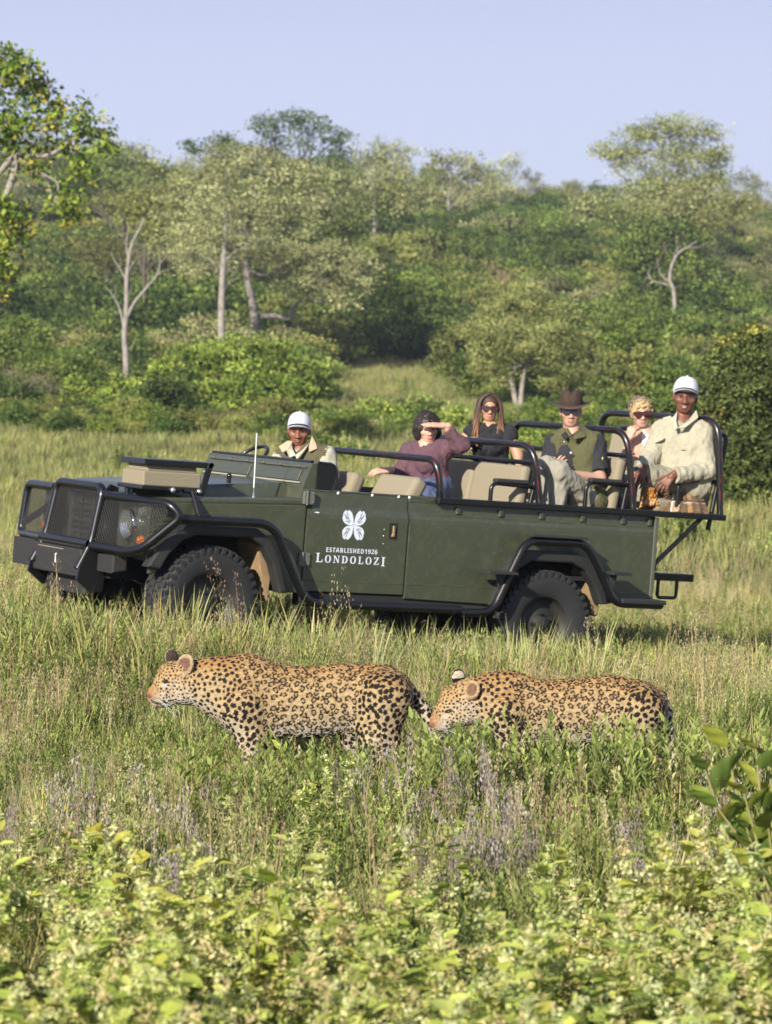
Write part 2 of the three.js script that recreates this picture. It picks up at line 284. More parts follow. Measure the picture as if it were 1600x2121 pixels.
// named tree: crown given by blobs [px, py, rx, ry, depth offset] measured on its own distance
function tree(name, label, category, o) {
  const d = o.d, s = d / F, root = at(o.px, 1000, d); root.y = groundY(root.x, root.z) - 0.05;
  const t = thing(name, label, category, root, o.group);
  const P = (px, py, dz = 0) => at(px, py, d).add(V(0, 0, dz)).sub(root);
  const R = rng(o.seed);
  const blobs = (o.blobs ?? []).map(([px, py, rx, ry, dz = 0, dens = 1, pal]) => ({ c: P(px, py, dz), r: [rx * s, ry * s, Math.max(rx, ry) * s * 0.9], n: dens * (o.dens ?? 55) * Math.pow(rx * s * ry * s, 0.8) / (o.len * o.len) * 0.55, subs: o.subs ?? 16, pal: pal ? PAL[pal] : undefined }));
  const wood = [];
  if (o.trunk) for (const [list, r0, r1] of o.trunk) wood.push(limbPath(list.map((p) => p === 0 ? V(0, -0.1, 0) : P(...p)), r0, r1));
  if (o.fork) wood.push(skeleton(V(0, -0.1, 0), P(...o.fork), blobs, o.r ?? 0.2, o.seed, o.twigs ?? 4));
  if (wood.length) mesh('trunk', join(wood), o.bark ?? BARK.grey, t);
  if (blobs.length) { const c = mesh('crown', leaves(blobs, { ...o, pal: PAL[o.pal ?? 'mid'] }), LEAF, t); c.userData.kind = 'stuff'; }
  return t;
}
tree('leafy_tree', 'near tree with bright yellow green leaves and pale limbs at the left edge', 'tree', { px: -95, d: 62, seed: 21, len: 0.13, wid: 0.085, pal: 'lefttree', clump: 0.38, dens: 40, subs: 24, bark: BARK.pale,
  trunk: [[[0, [-80, 640], [-40, 520], [0, 440]], 0.22, 0.11], [[[-10, 460], [30, 355], [32, 300], [28, 250], [45, 160]], 0.09, 0.02], [[[0, 357], [35, 320], [100, 322], [150, 290], [200, 270], [240, 300]], 0.07, 0.015], [[[40, 330], [90, 360], [105, 395], [112, 430]], 0.045, 0.015], [[[-60, 600], [-20, 560], [10, 560]], 0.08, 0.02], [[[88, 360], [120, 380], [118, 420], [140, 430]], 0.03, 0.01]],
  blobs: [[-40, 210, 80, 90, 0, 1], [45, 150, 45, 50, 0.3], [75, 200, 40, 55, -0.2], [20, 130, 30, 35, 0], [45, 265, 55, 50, 0.2], [10, 320, 45, 45, -0.2], [120, 240, 40, 40, 0, 0.8], [165, 240, 38, 40, 0.1, 0.7], [205, 275, 40, 35, 0, 0.7], [225, 300, 28, 22, 0, 0.5], [150, 305, 50, 35, -0.2, 0.7], [170, 350, 35, 35, 0, 0.6], [140, 415, 40, 40, 0, 0.7], [145, 450, 30, 32, 0, 0.6], [-40, 430, 60, 50, 0, 1], [15, 430, 40, 45, 0.2, 1], [30, 480, 35, 40, 0.1, 0.9], [5, 540, 35, 45, 0, 0.9], [-50, 560, 70, 70, 0, 1], [75, 330, 30, 40, 0, 0.6]] });
tree('pale_canopy_tree', 'big feathery grey green tree with dark trunk and crooked low branch left of centre', 'tree', { px: 527, d: 140, seed: 22, len: 0.16, wid: 0.07, pal: 'feather', clump: 0.34, flat: 0.45, dens: 62, subs: 22, bark: BARK.grey,
  trunk: [[[0, [526, 640], [515, 590], [513, 500], [520, 430]], 0.24, 0.12], [[[540, 655], [575, 655], [600, 660], [612, 632], [640, 620], [668, 625], [685, 612]], 0.13, 0.04], [[[516, 600], [505, 545], [470, 535], [420, 545]], 0.09, 0.02], [[[513, 500], [470, 420], [468, 350], [445, 290]], 0.10, 0.02], [[[468, 420], [440, 415], [420, 405]], 0.06, 0.02], [[[515, 470], [530, 400], [518, 360], [500, 340]], 0.08, 0.02], [[[518, 560], [545, 570], [590, 555], [620, 550]], 0.07, 0.02], [[[516, 450], [560, 455], [600, 462], [640, 470]], 0.07, 0.02]],
  blobs: [[470, 330, 70, 38, 0, 0.9], [420, 370, 70, 45, 0.5, 0.9], [540, 340, 70, 45, 0, 0.9], [600, 370, 75, 50, 0.4], [380, 430, 60, 50, 0], [470, 430, 75, 45, 1], [570, 440, 75, 45, 1], [650, 430, 60, 45, 0], [390, 500, 70, 40, 0.6], [460, 510, 70, 35, 1.2, 0.9], [560, 520, 70, 40, 1.2, 0.9], [640, 520, 70, 45, 0.5], [700, 530, 60, 50, 0], [740, 560, 60, 45, 0, 0.9], [620, 590, 55, 35, 0.5, 0.7], [700, 610, 60, 35, 0, 0.8], [430, 555, 55, 28, 1, 0.7], [660, 560, 60, 40, 0.6]] });
tree('pale_trunk_tree', 'straight pale grey trunk standing beside the big feathery tree', 'tree', { px: 460, d: 134, seed: 23, len: 0.16, wid: 0.07, pal: 'feather', clump: 0.35, flat: 0.5, bark: BARK.pale,
  trunk: [[[0, [459, 640], [461, 580], [466, 500], [470, 440]], 0.19, 0.10], [[[462, 560], [430, 535], [400, 530], [370, 545]], 0.07, 0.02], [[[463, 545], [490, 520], [520, 515]], 0.06, 0.02]],
  blobs: [[450, 480, 60, 35, 0, 0.8], [400, 520, 50, 30, 0, 0.8], [490, 505, 45, 28, 0, 0.6], [430, 430, 60, 40, 0, 0.7]] });
tree('dead_tree', 'bare pale forked dead tree rising behind the bush on the left', 'tree', { px: 262, d: 112, seed: 24, len: 0.15, wid: 0.08, pal: 'olive', clump: 0.4, bark: BARK.pale,
  trunk: [[[0, [261, 740], [258, 700], [262, 640], [263, 580], [268, 530], [276, 500], [292, 470], [298, 450]], 0.135, 0.028], [[[258, 690], [250, 645], [236, 615], [218, 592]], 0.055, 0.012], [[[262, 580], [248, 555], [238, 540], [229, 522]], 0.042, 0.012], [[[262, 660], [280, 625], [305, 595], [325, 570], [332, 545], [331, 530]], 0.068, 0.014], [[[322, 573], [338, 562], [352, 560]], 0.025, 0.009], [[[265, 530], [262, 500], [266, 478], [264, 458]], 0.038, 0.012], [[[264, 565], [276, 545], [286, 530]], 0.026, 0.008], [[[262, 725], [275, 715], [281, 700]], 0.022, 0.008], [[[238, 615], [240, 600], [236, 588]], 0.018, 0.007], [[[331, 545], [342, 535], [346, 520]], 0.02, 0.007], [[[276, 500], [284, 480], [280, 460]], 0.022, 0.008], [[[268, 530], [280, 518], [296, 512]], 0.016, 0.006], [[[305, 595], [308, 575], [303, 560]], 0.018, 0.006], [[[250, 645], [243, 650], [232, 640]], 0.014, 0.006], [[[248, 555], [250, 538], [246, 525]], 0.014, 0.006], [[[262, 620], [272, 600], [274, 585]], 0.016, 0.006]] });tree('olive_tree', 'olive yellow treetop just above the dead tree', 'tree', { px: 300, d: 152, seed: 25, len: 0.17, pal: 'olive', clump: 0.36, fork: [300, 520], r: 0.10, bark: BARK.dark,
  blobs: [[275, 420, 38, 30, 0], [310, 440, 45, 35, 0.4], [345, 430, 40, 30, 0], [290, 470, 45, 28, 0, 0.8], [340, 480, 45, 28, 0, 0.8], [320, 400, 30, 22, 0]] });
tree('spreading_bush', 'broad bright green spreading bush in the middle distance behind the driver', 'bush', { px: 470, d: 98, seed: 26, len: 0.13, wid: 0.07, pal: 'bright', clump: 0.3, flat: 0.5, dens: 75, subs: 26, lift: 0.6, fork: [470, 850], r: 0.12, twigs: 3, bark: BARK.dark,
  blobs: [[470, 740, 75, 42, 0], [400, 760, 70, 45, 0.5], [540, 735, 65, 42, 0], [590, 775, 70, 50, 0], [500, 790, 80, 45, 1], [420, 815, 80, 45, 1], [330, 790, 60, 40, 0.5], [330, 830, 70, 40, 1], [560, 830, 80, 45, 1], [630, 820, 50, 50, 0], [260, 810, 55, 38, 0], [210, 830, 55, 35, 0], [170, 815, 40, 28, 0], [480, 850, 80, 35, 1.4], [380, 860, 70, 32, 1.4], [640, 780, 40, 35, 0]] });
tree('skyline_tree', 'dark rounded tree crown standing on the skyline left of centre', 'tree', { px: 625, d: 232, seed: 27, len: 0.30, wid: 0.16, pal: 'dark', clump: 0.33, flat: 0.55, dens: 50, subs: 20, fork: [625, 350], r: 0.25, bark: BARK.dark,
  blobs: [[560, 262, 42, 26, 0], [600, 245, 45, 20, 0], [650, 255, 45, 22, 0], [700, 285, 35, 25, 0], [640, 290, 50, 25, 0.5, 0.6], [570, 300, 45, 28, 0, 0.8], [460, 292, 38, 16, 0], [400, 305, 30, 18, 0], [490, 310, 40, 20, 0], [710, 320, 30, 20, 0, 0.7], [620, 330, 60, 22, 0, 0.7], [570, 345, 60, 25, 1], [670, 350, 55, 25, 1], [620, 375, 90, 30, 1]] });
tree('sparse_tree', 'sparse thin tree with pale bare branches on the skyline near the centre', 'tree', { px: 775, d: 215, seed: 28, len: 0.24, wid: 0.11, pal: 'grey', clump: 0.4, dens: 34, bark: BARK.grey,
  trunk: [[[0, [776, 430], [774, 395], [765, 370], [755, 345]], 0.15, 0.03], [[[774, 400], [785, 375], [795, 350]], 0.08, 0.02], [[[768, 378], [775, 350], [772, 320]], 0.06, 0.02]],
  blobs: [[765, 312, 35, 22, 0], [800, 330, 35, 25, 0], [750, 345, 30, 22, 0, 0.6], [790, 300, 26, 16, 0, 0.8], [830, 345, 28, 25, 0]] });
tree('round_crown_tree', 'pair of small rounded grey green crowns on the skyline right of centre', 'tree', { px: 930, d: 250, seed: 29, len: 0.28, wid: 0.14, pal: 'grey', clump: 0.34, dens: 46, fork: [930, 395], r: 0.16, bark: BARK.grey,
  blobs: [[905, 340, 28, 24, 0], [935, 332, 30, 18, 0], [968, 340, 28, 24, 0], [900, 370, 24, 20, 0, 0.7], [975, 372, 26, 20, 0, 0.7]] });
tree('umbrella_tree', 'wide airy pale olive tree standing tallest on the right skyline', 'tree', { px: 1375, d: 196, seed: 30, len: 0.22, wid: 0.09, pal: 'acacia', clump: 0.34, flat: 0.45, dens: 78, subs: 24, fork: [1372, 400], r: 0.12, twigs: 6, bark: BARK.dark,
  blobs: [[1380, 262, 70, 24, 0], [1320, 280, 55, 22, 0], [1440, 280, 55, 26, 0], [1265, 312, 45, 20, 0], [1310, 325, 55, 24, 0, 0.8], [1370, 310, 65, 28, 0.4, 0.8], [1430, 325, 65, 28, 0, 0.9], [1485, 325, 38, 26, 0, 0.9], [1350, 355, 80, 26, 0, 0.7], [1450, 360, 55, 25, 0, 0.8], [1490, 365, 30, 20, 0, 0.6], [1375, 392, 70, 26, 0.5], [1320, 395, 45, 22, 0.5], [1440, 398, 55, 24, 0.5], [1380, 430, 90, 30, 1]] });
tree('acacia_tree', 'yellow olive feathery acacia with twin pale trunks behind the passengers', 'tree', { px: 1072, d: 106, seed: 31, len: 0.13, wid: 0.045, pal: 'acacia', clump: 0.3, flat: 0.6, dens: 92, subs: 30, lift: 0.9, bark: BARK.pale,
  trunk: [[[0, [1068, 830], [1062, 800], [1056, 780], [1066, 765], [1080, 700], [1085, 640]], 0.13, 0.03], [[[1078, 870], [1080, 820], [1086, 770], [1100, 720], [1120, 660]], 0.12, 0.03], [[[1080, 760], [1050, 720], [1020, 690]], 0.06, 0.02], [[[1090, 760], [1140, 730], [1180, 720]], 0.06, 0.02]],
  blobs: [[1085, 620, 60, 32, 0], [1040, 650, 60, 40, 0], [1130, 650, 60, 40, 0], [1000, 690, 45, 42, 0], [1060, 700, 70, 45, 0.8], [1130, 710, 70, 50, 0.8], [1190, 690, 50, 45, 0], [1215, 750, 42, 50, 0], [1160, 770, 60, 45, 0.5], [1010, 740, 48, 40, 0.4], [1020, 780, 45, 30, 0, 0.8], [1180, 810, 50, 40, 0, 0.8], [1225, 800, 32, 40, 0, 0.8], [1110, 760, 50, 35, -0.8, 0.8]] });
tree('tall_shrub', 'tall dark leafy shrub with yellowish tips behind the rear seat at the right edge', 'shrub', { px: 1535, d: 46, seed: 32, len: 0.065, wid: 0.042, pal: 'shrub', clump: 0.3, dens: 60, subs: 40, lift: 0.5, fork: [1510, 960], r: 0.05, twigs: 7, bark: BARK.grey,
  trunk: [[[[1492, 1000], [1478, 880], [1462, 830], [1478, 770]], 0.028, 0.01], [[[1530, 1000], [1545, 850], [1560, 780]], 0.03, 0.01]],
  blobs: [[1500, 770, 45, 45, 0, 1], [1545, 730, 55, 50, 0, 1], [1590, 760, 55, 65, 0], [1475, 830, 40, 45, 0], [1530, 830, 55, 55, 0.3], [1590, 860, 60, 60, 0.2], [1490, 900, 45, 50, 0], [1545, 920, 55, 55, 0.4], [1600, 960, 60, 60, 0], [1500, 970, 42, 50, 0], [1550, 1010, 55, 50, 0.3], [1640, 850, 60, 90, 0], [1640, 1000, 60, 70, 0], [1590, 1030, 50, 40, 0.2], [1520, 1040, 50, 35, 0.2], [1560, 690, 30, 22, 0, 0.6, 'yellow'], [1500, 715, 24, 18, 0, 0.5, 'yellow'], [1480, 850, 30, 40, 0.2, 0.4, 'yellow']] });
tree('gnarled_dead_limbs', 'bare grey gnarled branches of a dead tree among the bushes on the right hillside', 'tree', { px: 1400, d: 158, seed: 33, len: 0.2, pal: 'dark', clump: 0.35, bark: BARK.pale,
  trunk: [[[0, [1395, 600], [1388, 580], [1392, 550], [1405, 525], [1425, 512], [1443, 500]], 0.13, 0.03], [[[1390, 585], [1370, 570], [1362, 540]], 0.06, 0.015], [[[1383, 590], [1350, 580], [1340, 560]], 0.055, 0.015], [[[1396, 545], [1400, 520], [1412, 508]], 0.04, 0.012], [[[1425, 512], [1445, 512], [1470, 500]], 0.03, 0.01], [[[1405, 525], [1402, 500], [1408, 485]], 0.03, 0.01], [[[1350, 580], [1345, 565], [1350, 550]], 0.025, 0.01]] });
tree('dark_green_tree', 'dense dark green tree shading the edge of the clearing behind the centre', 'tree', { px: 850, d: 150, seed: 34, len: 0.2, wid: 0.12, pal: 'mid', clump: 0.32, dens: 50, subs: 20, fork: [850, 720], r: 0.16, bark: BARK.dark,
  blobs: [[830, 600, 60, 38, 0, 1, 'bright'], [890, 610, 55, 40, 0], [770, 640, 60, 45, 0, 1, 'dark'], [850, 660, 70, 45, 0.6], [930, 655, 55, 50, 0, 1, 'dark'], [800, 700, 70, 38, 0.4, 0.8, 'dark'], [900, 705, 70, 35, 0.4, 0.8, 'dark'], [730, 690, 45, 40, 0, 1, 'dark']] });
tree('broad_dark_tree', 'broad dark green tree on the right hillside around the dead branches', 'tree', { px: 1345, d: 166, seed: 35, len: 0.22, wid: 0.13, pal: 'mid', clump: 0.33, dens: 50, subs: 20, fork: [1345, 600], r: 0.16, bark: BARK.dark,
  blobs: [[1330, 490, 55, 32, 0], [1390, 480, 60, 35, 0, 1, 'dark'], [1300, 530, 45, 38, 0], [1360, 530, 55, 40, -1], [1440, 520, 55, 35, -1], [1330, 580, 50, 40, 0, 1, 'dark'], [1450, 570, 50, 40, 0]] });
tree('hill_tree', 'grey green tree mass filling the ridge below the right skyline tree', 'tree', { px: 1390, d: 184, seed: 37, len: 0.22, wid: 0.11, pal: 'grey', clump: 0.34, dens: 42, subs: 20, fork: [1390, 470], r: 0.15, bark: BARK.dark, blobs: [[1250, 420, 55, 30, 0], [1320, 405, 60, 32, 0], [1400, 412, 65, 32, 0.5], [1475, 405, 55, 30, 0], [1540, 425, 50, 32, 0, 1, 'olive'], [1290, 450, 60, 32, 0.8, 1, 'mid'], [1370, 455, 65, 32, 0.8], [1450, 450, 60, 32, 0.8, 1, 'olive'], [1210, 440, 40, 28, 0]] });
tree('hill_tree', 'grey green tree mass on the ridge right of the big feathery tree', 'tree', { px: 720, d: 188, seed: 38, len: 0.22, wid: 0.11, pal: 'grey', clump: 0.34, dens: 40, subs: 20, fork: [720, 470], r: 0.15, bark: BARK.dark, blobs: [[640, 385, 55, 30, 0, 1, 'mid'], [700, 375, 50, 30, 0.3], [760, 395, 50, 30, 0], [820, 390, 50, 30, 0.4, 1, 'olive'], [680, 425, 60, 32, 0.8], [760, 435, 60, 32, 0.8, 1, 'mid'], [840, 430, 55, 30, 0.6], [900, 410, 40, 28, 0]] });
tree('hill_tree', 'dark green tree crowns on the ridge above the dead tree at the left', 'tree', { px: 260, d: 190, seed: 39, len: 0.22, wid: 0.12, pal: 'mid', clump: 0.34, dens: 42, subs: 20, fork: [260, 440], r: 0.15, bark: BARK.dark, blobs: [[230, 330, 50, 26, 0], [280, 325, 55, 26, 0, 1, 'grey'], [335, 345, 50, 26, 0, 1, 'grey'], [200, 365, 55, 30, 0.6, 1, 'dark'], [270, 370, 60, 32, 0.8], [350, 375, 50, 30, 0.8, 1, 'olive'], [140, 370, 55, 35, 0.4, 1, 'dark'], [90, 360, 50, 35, 0.4]] });
const lows = [[52, 872, 75, 36, 92, 'dark', 'dark low bush at the left edge beyond the meadow'], [175, 880, 55, 34, 90, 'mid', 'small round green bush right of the left edge bushes'], [560, 885, 60, 40, 84, 'mid', 'bush with dark hollows just behind the driver'], [690, 870, 60, 36, 88, 'mid', 'low green bush between driver and shading passenger'],
  [770, 862, 70, 42, 86, 'bright', 'fresh green bush behind the shading passenger'], [850, 850, 70, 40, 90, 'mid', 'green bush left of the long haired passenger'], [930, 872, 55, 45, 82, 'bright', 'low green bush beside the long haired passenger'], [1150, 880, 60, 34, 84, 'bright', 'bright low bush behind the hat'],
  [1265, 850, 60, 55, 90, 'mid', 'dark green bush between the hat and the blonde passenger'], [1390, 800, 70, 75, 80, 'mid', 'green bush directly behind the cap of the rear passenger'], [1320, 760, 60, 60, 96, 'olive', 'olive bush above the blonde passenger'], [110, 760, 90, 50, 104, 'mid', 'green bush left of the dead tree foot'], [40, 700, 80, 60, 116, 'mid', 'thick green bush at the left edge under the leafy tree'], [1300, 690, 70, 55, 112, 'mid', 'round green bush right of the acacia crown']];
lows.forEach(([px, py, rx, ry, d, pal, label], i) => tree('low_bush', label, 'bush', { px, d, seed: 60 + i, len: 0.12, wid: 0.07, pal, clump: 0.32, dens: 60, subs: 20, lift: 0.4, fork: [px, py + ry * 0.7], r: 0.05, twigs: 2, bark: BARK.dark, blobs: [[px, py, rx * 0.62, ry * 0.75, 0], [px - rx * 0.5, py + ry * 0.2, rx * 0.5, ry * 0.7, 0.3], [px + rx * 0.5, py + ry * 0.15, rx * 0.5, ry * 0.7, -0.2], [px, py + ry * 0.5, rx * 0.8, ry * 0.5, 0.5]] }));
tree('dry_brush', 'heap of bare brownish grey brushwood at the left edge below the thicket', 'brushwood', { px: 40, d: 100, seed: 36, len: 0.1, wid: 0.03, pal: 'brown', clump: 0.35, dens: 40, fork: [40, 800], r: 0.06, twigs: 16, bark: BARK.grey, blobs: [[15, 775, 45, 22, 0, 0.5], [70, 785, 50, 18, 0, 0.5], [110, 800, 35, 16, 0, 0.5], [-30, 780, 40, 22, 0, 0.5]] });

// the thicket on the hillside: bushes and small trees beyond counting
{
  const R = rng(77), kinds = [], crowns = thing('woodland', 'mass of olive and green bushes covering the hillside behind', 'woodland'); crowns.userData.kind = 'stuff';
  const proto = (seed, pal, h, w, len, tall, dens) => {
    const Q = rng(seed), blobs = [], n = tall ? 9 : 7;
    for (let i = 0; i < n; i++) { const a = i / n * 6.28 + Q(), k = i ? 0.55 : 0; blobs.push({ c: V(Math.cos(a) * w * k * (0.7 + 0.5 * Q()), (tall ? h * 0.62 : h * 0.45) + (Q() - 0.4) * h * 0.42, Math.sin(a) * w * k * (0.7 + 0.5 * Q())), r: [w * 0.42, h * (tall ? 0.16 : 0.26), w * 0.42], n: dens, subs: 14 }); }
    if (!tall) for (let i = 0; i < 4; i++) { const a = i * 1.57 + Q(); blobs.push({ c: V(Math.cos(a) * w * 0.6, h * 0.2, Math.sin(a) * w * 0.6), r: [w * 0.4, h * 0.2, w * 0.4], n: dens, subs: 10 }); }
    const bark = tall ? (seed % 2 ? BARK.grey : BARK.pale) : BARK.dark;
    kinds.push({ g: leaves(blobs, { seed, len, wid: len * 0.55, pal: PAL[pal], clump: 0.34, flat: 0.6, lift: 0.3 }), t: skeleton(V(0, -0.4, 0), V(0, h * 0.4, 0), blobs.slice(0, n), w * (tall ? 0.045 : 0.025), seed + 1, tall ? 3 : 2), bark, spots: [], tall });
  };
  proto(101, 'mid', 3.4, 2.3, 0.2, false, 520); proto(102, 'olive', 3.2, 2.2, 0.2, false, 520); proto(103, 'dark', 3.6, 2.3, 0.22, false, 480); proto(104, 'grey', 3.4, 2.3, 0.19, false, 480); proto(105, 'bright', 2.8, 2.2, 0.2, false, 480); proto(106, 'brown', 2.8, 2.0, 0.16, false, 300); proto(113, 'yellow', 3.2, 2.0, 0.18, false, 460); proto(114, 'mid', 3.0, 2.4, 0.18, false, 520);
  proto(107, 'grey', 7.5, 3.0, 0.21, true, 420); proto(108, 'olive', 7.0, 2.8, 0.21, true, 460); proto(109, 'mid', 6.5, 2.8, 0.22, true, 480); proto(110, 'grey', 8.0, 3.2, 0.22, true, 300);
  for (let i = 0; i < 260; i++) { const D = 58 + 34 * Math.pow(R(), 0.6), X = (R() * 2 - 1) * (D * 0.15 + 3), px = 800 + F * X / D, n = n2(X * 0.14, D * 0.06 + 20); if (n < -0.1 || (px < 640 && D < 78)) continue; const k = [0, 4, 7, 1, 2][Math.floor(R() * 5)]; kinds[k].spots.push([V(X, groundY(X, -D) - 0.1, -D), 0.18 + 0.22 * R(), R() * 6.28, 1]); }
  const m4 = new THREE.Matrix4(), qq = new THREE.Quaternion();
  for (let d = 76; d < 352; d += 3.0) {
    const half = d * 0.17 + 10;
    for (let x = -half; x < half; x += 3.4) {
      const X = x + (R() - 0.5) * 3, D = d + (R() - 0.5) * 3, px = 800 + F * X / D, front = px < 660 ? 88 : px < 960 ? 148 : px < 1250 ? 108 : 80;
      const a = R(), b = R(), c = R(), e = R();
      if (D < front + 4 * n2(X * 0.2, 3)) continue;
      if (px > 200 && px < 560 && D < 132 && px > 380) continue;             // keeps the two trunks in view
      if (px > 190 && px < 360 && D > 104 && D < 118) continue;
      const f = n2(X * 0.06, D * 0.035), f2 = n2(X * 0.05 + 40, D * 0.03 + 7);
      let k = f2 > 0.35 ? [2, 2, 0, 7][Math.floor(a * 4)] : f > 0.3 ? [1, 7, 0, 1][Math.floor(a * 4)] : f > 0 ? [0, 1, 7, 2][Math.floor(a * 4)] : f > -0.4 ? [0, 7, 1, 2][Math.floor(a * 4)] : [3, 0, 5, 1][Math.floor(a * 4)];
      const far = sstep(200, 330, D);
      if (b < 0.06 + 0.10 * far && D > 165) k = 8 + Math.floor(c * 4);
      if (D > 335) k = b < 0.4 ? 8 + Math.floor(c * 4) : [3, 0, 1][Math.floor(a * 3)];
      const s = (0.55 + 0.65 * e) * (k < 8 ? 1 : 0.72 + 0.1 * c) * (D < 108 ? 0.45 + 0.25 * n2(X * 0.3, D * 0.2) : D < 135 ? 0.75 : 1);
      kinds[k].spots.push([V(X, groundY(X, -D) - 0.1, -D), s, R() * 6.28, 0.8 + 0.35 * R()]);
    }
  }
  for (let i = 0; i < 900; i++) { const D = 1100 + 700 * R(), X = (R() * 0.10 + 0.085) * D, k = [0, 2, 3, 1][Math.floor(R() * 4)]; kinds[k].spots.push([V(X, groundY(X, -D) - 1, -D), 2.2 + 1.6 * R(), R() * 6.28, 0.9]); }
  for (const k of kinds) for (const [nm, g, mat] of [['crown', k.g, LEAF], ['trunk', k.t, k.bark]]) {
    if (!k.spots.length) continue;
    const im = new THREE.InstancedMesh(g, mat, k.spots.length); im.name = nm; im.userData.kind = 'stuff'; im.castShadow = im.receiveShadow = true;
    k.spots.forEach(([p, s, a, tall], i) => { qq.setFromAxisAngle(V(0, 1, 0), a); m4.compose(p, qq, V(s, s * tall, s)); im.setMatrixAt(i, m4); if (nm === 'crown') { const j = 0.62 + 0.62 * ((i * 0.618) % 1); im.setColorAt(i, new THREE.Color(j, j * (0.96 + 0.08 * ((i * 0.37) % 1)), j)); } });
    crowns.add(im);
  }
}
// ---------------------------------------------------------------- the open safari vehicle (x to its rear, y up, z to the side that faces the camera)
const car = thing('safari_vehicle', 'dark green open safari vehicle with raised rows of seats standing in long grass', 'safari vehicle', VEH.pos);
car.rotation.copy(VEH.rot); car.updateMatrixWorld(true);
const dentTex = noiseTexture(512, 512, (u, v) => clamp(0.5 + 0.55 * (tileNoise(u, v, 3, 3) - 0.5) + 0.05 * (tileNoise(u, v, 60, 2) - 0.5), 0, 1));
dentTex.repeat.set(0.8, 0.8);
const dustTex = noiseTexture(512, 512, (u, v) => { const a = tileNoise(u, v, 5, 5), b = tileNoise(u * 1, v, 50, 2), k = sstep(0.5, 0.85, a * 0.75 + b * 0.25); const d2 = sstep(0.60, 0.72, tileNoise(u + 0.2, v + 0.6, 16, 4)); return [lerp(0.68, 1, Math.max(k, d2 * 0.8)), lerp(0.70, 0.96, Math.max(k, d2 * 0.75)), lerp(0.66, 0.86, Math.max(k, d2 * 0.6))]; });
dustTex.repeat.set(1.1, 1.1);
const M = {
  green: phys([0.066, 0.074, 0.044], 0.38, { map: dustTex, bumpMap: dentTex, bumpScale: 0.012, clearcoat: 0.5, clearcoatRoughness: 0.22 }),
  black: phys([0.006, 0.006, 0.007], 0.34, { clearcoat: 0.3, clearcoatRoughness: 0.12, specularIntensity: 0.7 }),
  rubber: std([0.020, 0.020, 0.021], 0.72, { bumpMap: dentTex, bumpScale: 0.004 }),
  flare: std([0.030, 0.030, 0.032], 0.6, { map: dustTex }),
  tan: std([0.235, 0.20, 0.135], 0.85, { bumpMap: noiseTexture(128, 128, (u, v) => 0.5 + 0.25 * (tileNoise(u, v, 4, 3) - 0.5) + 0.06 * Math.sin(u * 6.283 * 32) * Math.sin(v * 6.283 * 32)), bumpScale: 0.006 }),
  steel: std([0.55, 0.56, 0.58], 0.35, { metalness: 0.9 }),
  chrome: std([0.85, 0.86, 0.88], 0.12, { metalness: 1 }),
  white: std([0.75, 0.76, 0.78], 0.5),
  mud: std([0.34, 0.225, 0.125], 0.9, { map: dustTex, bumpMap: dentTex, bumpScale: 0.03 }),
  dark: std([0.012, 0.012, 0.012], 0.9),
  orange: phys([0.65, 0.16, 0.02], 0.2, { clearcoat: 1 }),
  glass: phys([0.92, 0.94, 0.95], 0.05, { transmission: 0.9, thickness: 0, ior: 1.45 }),
  red: std([0.13, 0.03, 0.025], 0.8),
};
const wearTex = noiseTexture(512, 128, (u, v) => { const a = tileNoise(u, v, 14, 4), b = tileNoise(u + 0.4, v, 4, 3); const t = sstep(0.64, 0.70, a * 0.55 + b * 0.45 + 0.06 * Math.sin(v * 6.283 + 2.4)); return [lerp(0.075, 0.45, t), lerp(0.075, 0.08, t), lerp(0.085, 0.07, t)]; }, true);
wearTex.repeat.set(0.45, 1);
M.worn = phys([1, 1, 1], 0.36, { map: wearTex, clearcoat: 0.4, clearcoatRoughness: 0.25 });
const P_ = (name, geo, mat, parent = car) => mesh(name, geo, mat, parent);
const both = (name, geo, mat) => [P_(name, geo, mat), P_(name, flipZ(geo), mat)];

// body sides
const archF = [[-1.80, 0.62], [-1.74, 0.76], [-1.62, 0.875], [-1.5, 0.905], [-1.12, 0.905], [-0.99, 0.84], [-0.90, 0.70], [-0.84, 0.53]];
both('front_wing', join([
  plate([[-0.664, 0.53], [-0.664, 1.14], [-1.85, 1.10], [-1.85, 0.62], ...archF], 0.785, 0.82, 0.008),
  plate([[-0.60, 1.186], [-0.60, 1.14], [-1.86, 1.09], [-1.86, 1.132]], 0.50, 0.818, 0.014),
  box(-1.875, 0.70, 0.36, -1.845, 1.095, 0.815, 0.012),
]), M.green);
const shoulder = [[0.82, 1.05], [0.819, 1.085], [0.812, 1.11], [0.80, 1.124], [0.792, 1.14], [0.787, 1.243]];
function rearProfile(top) { return [...shoulder.slice(0, -1), [0.789, top]]; }
const doors = both('front_door', join([plate([[-0.654, 0.545], [0.177, 0.545], [0.177, 1.052], [-0.654, 1.052]], 0.79, 0.82, 0.005), sheetAlongX(shoulder, -0.654, 0.177, 0.03), box(-0.654, 1.236, 0.745, 0.177, 1.25, 0.792, 0.005), box(-0.645, 0.618, 0.815, 0.168, 0.626, 0.8225, 0.002)]), M.green);
const archR = [[1.88, 0.53], [1.84, 0.70], [1.72, 0.80], [1.58, 0.835], [1.28, 0.835], [1.14, 0.79], [1.05, 0.68], [0.98, 0.50]];
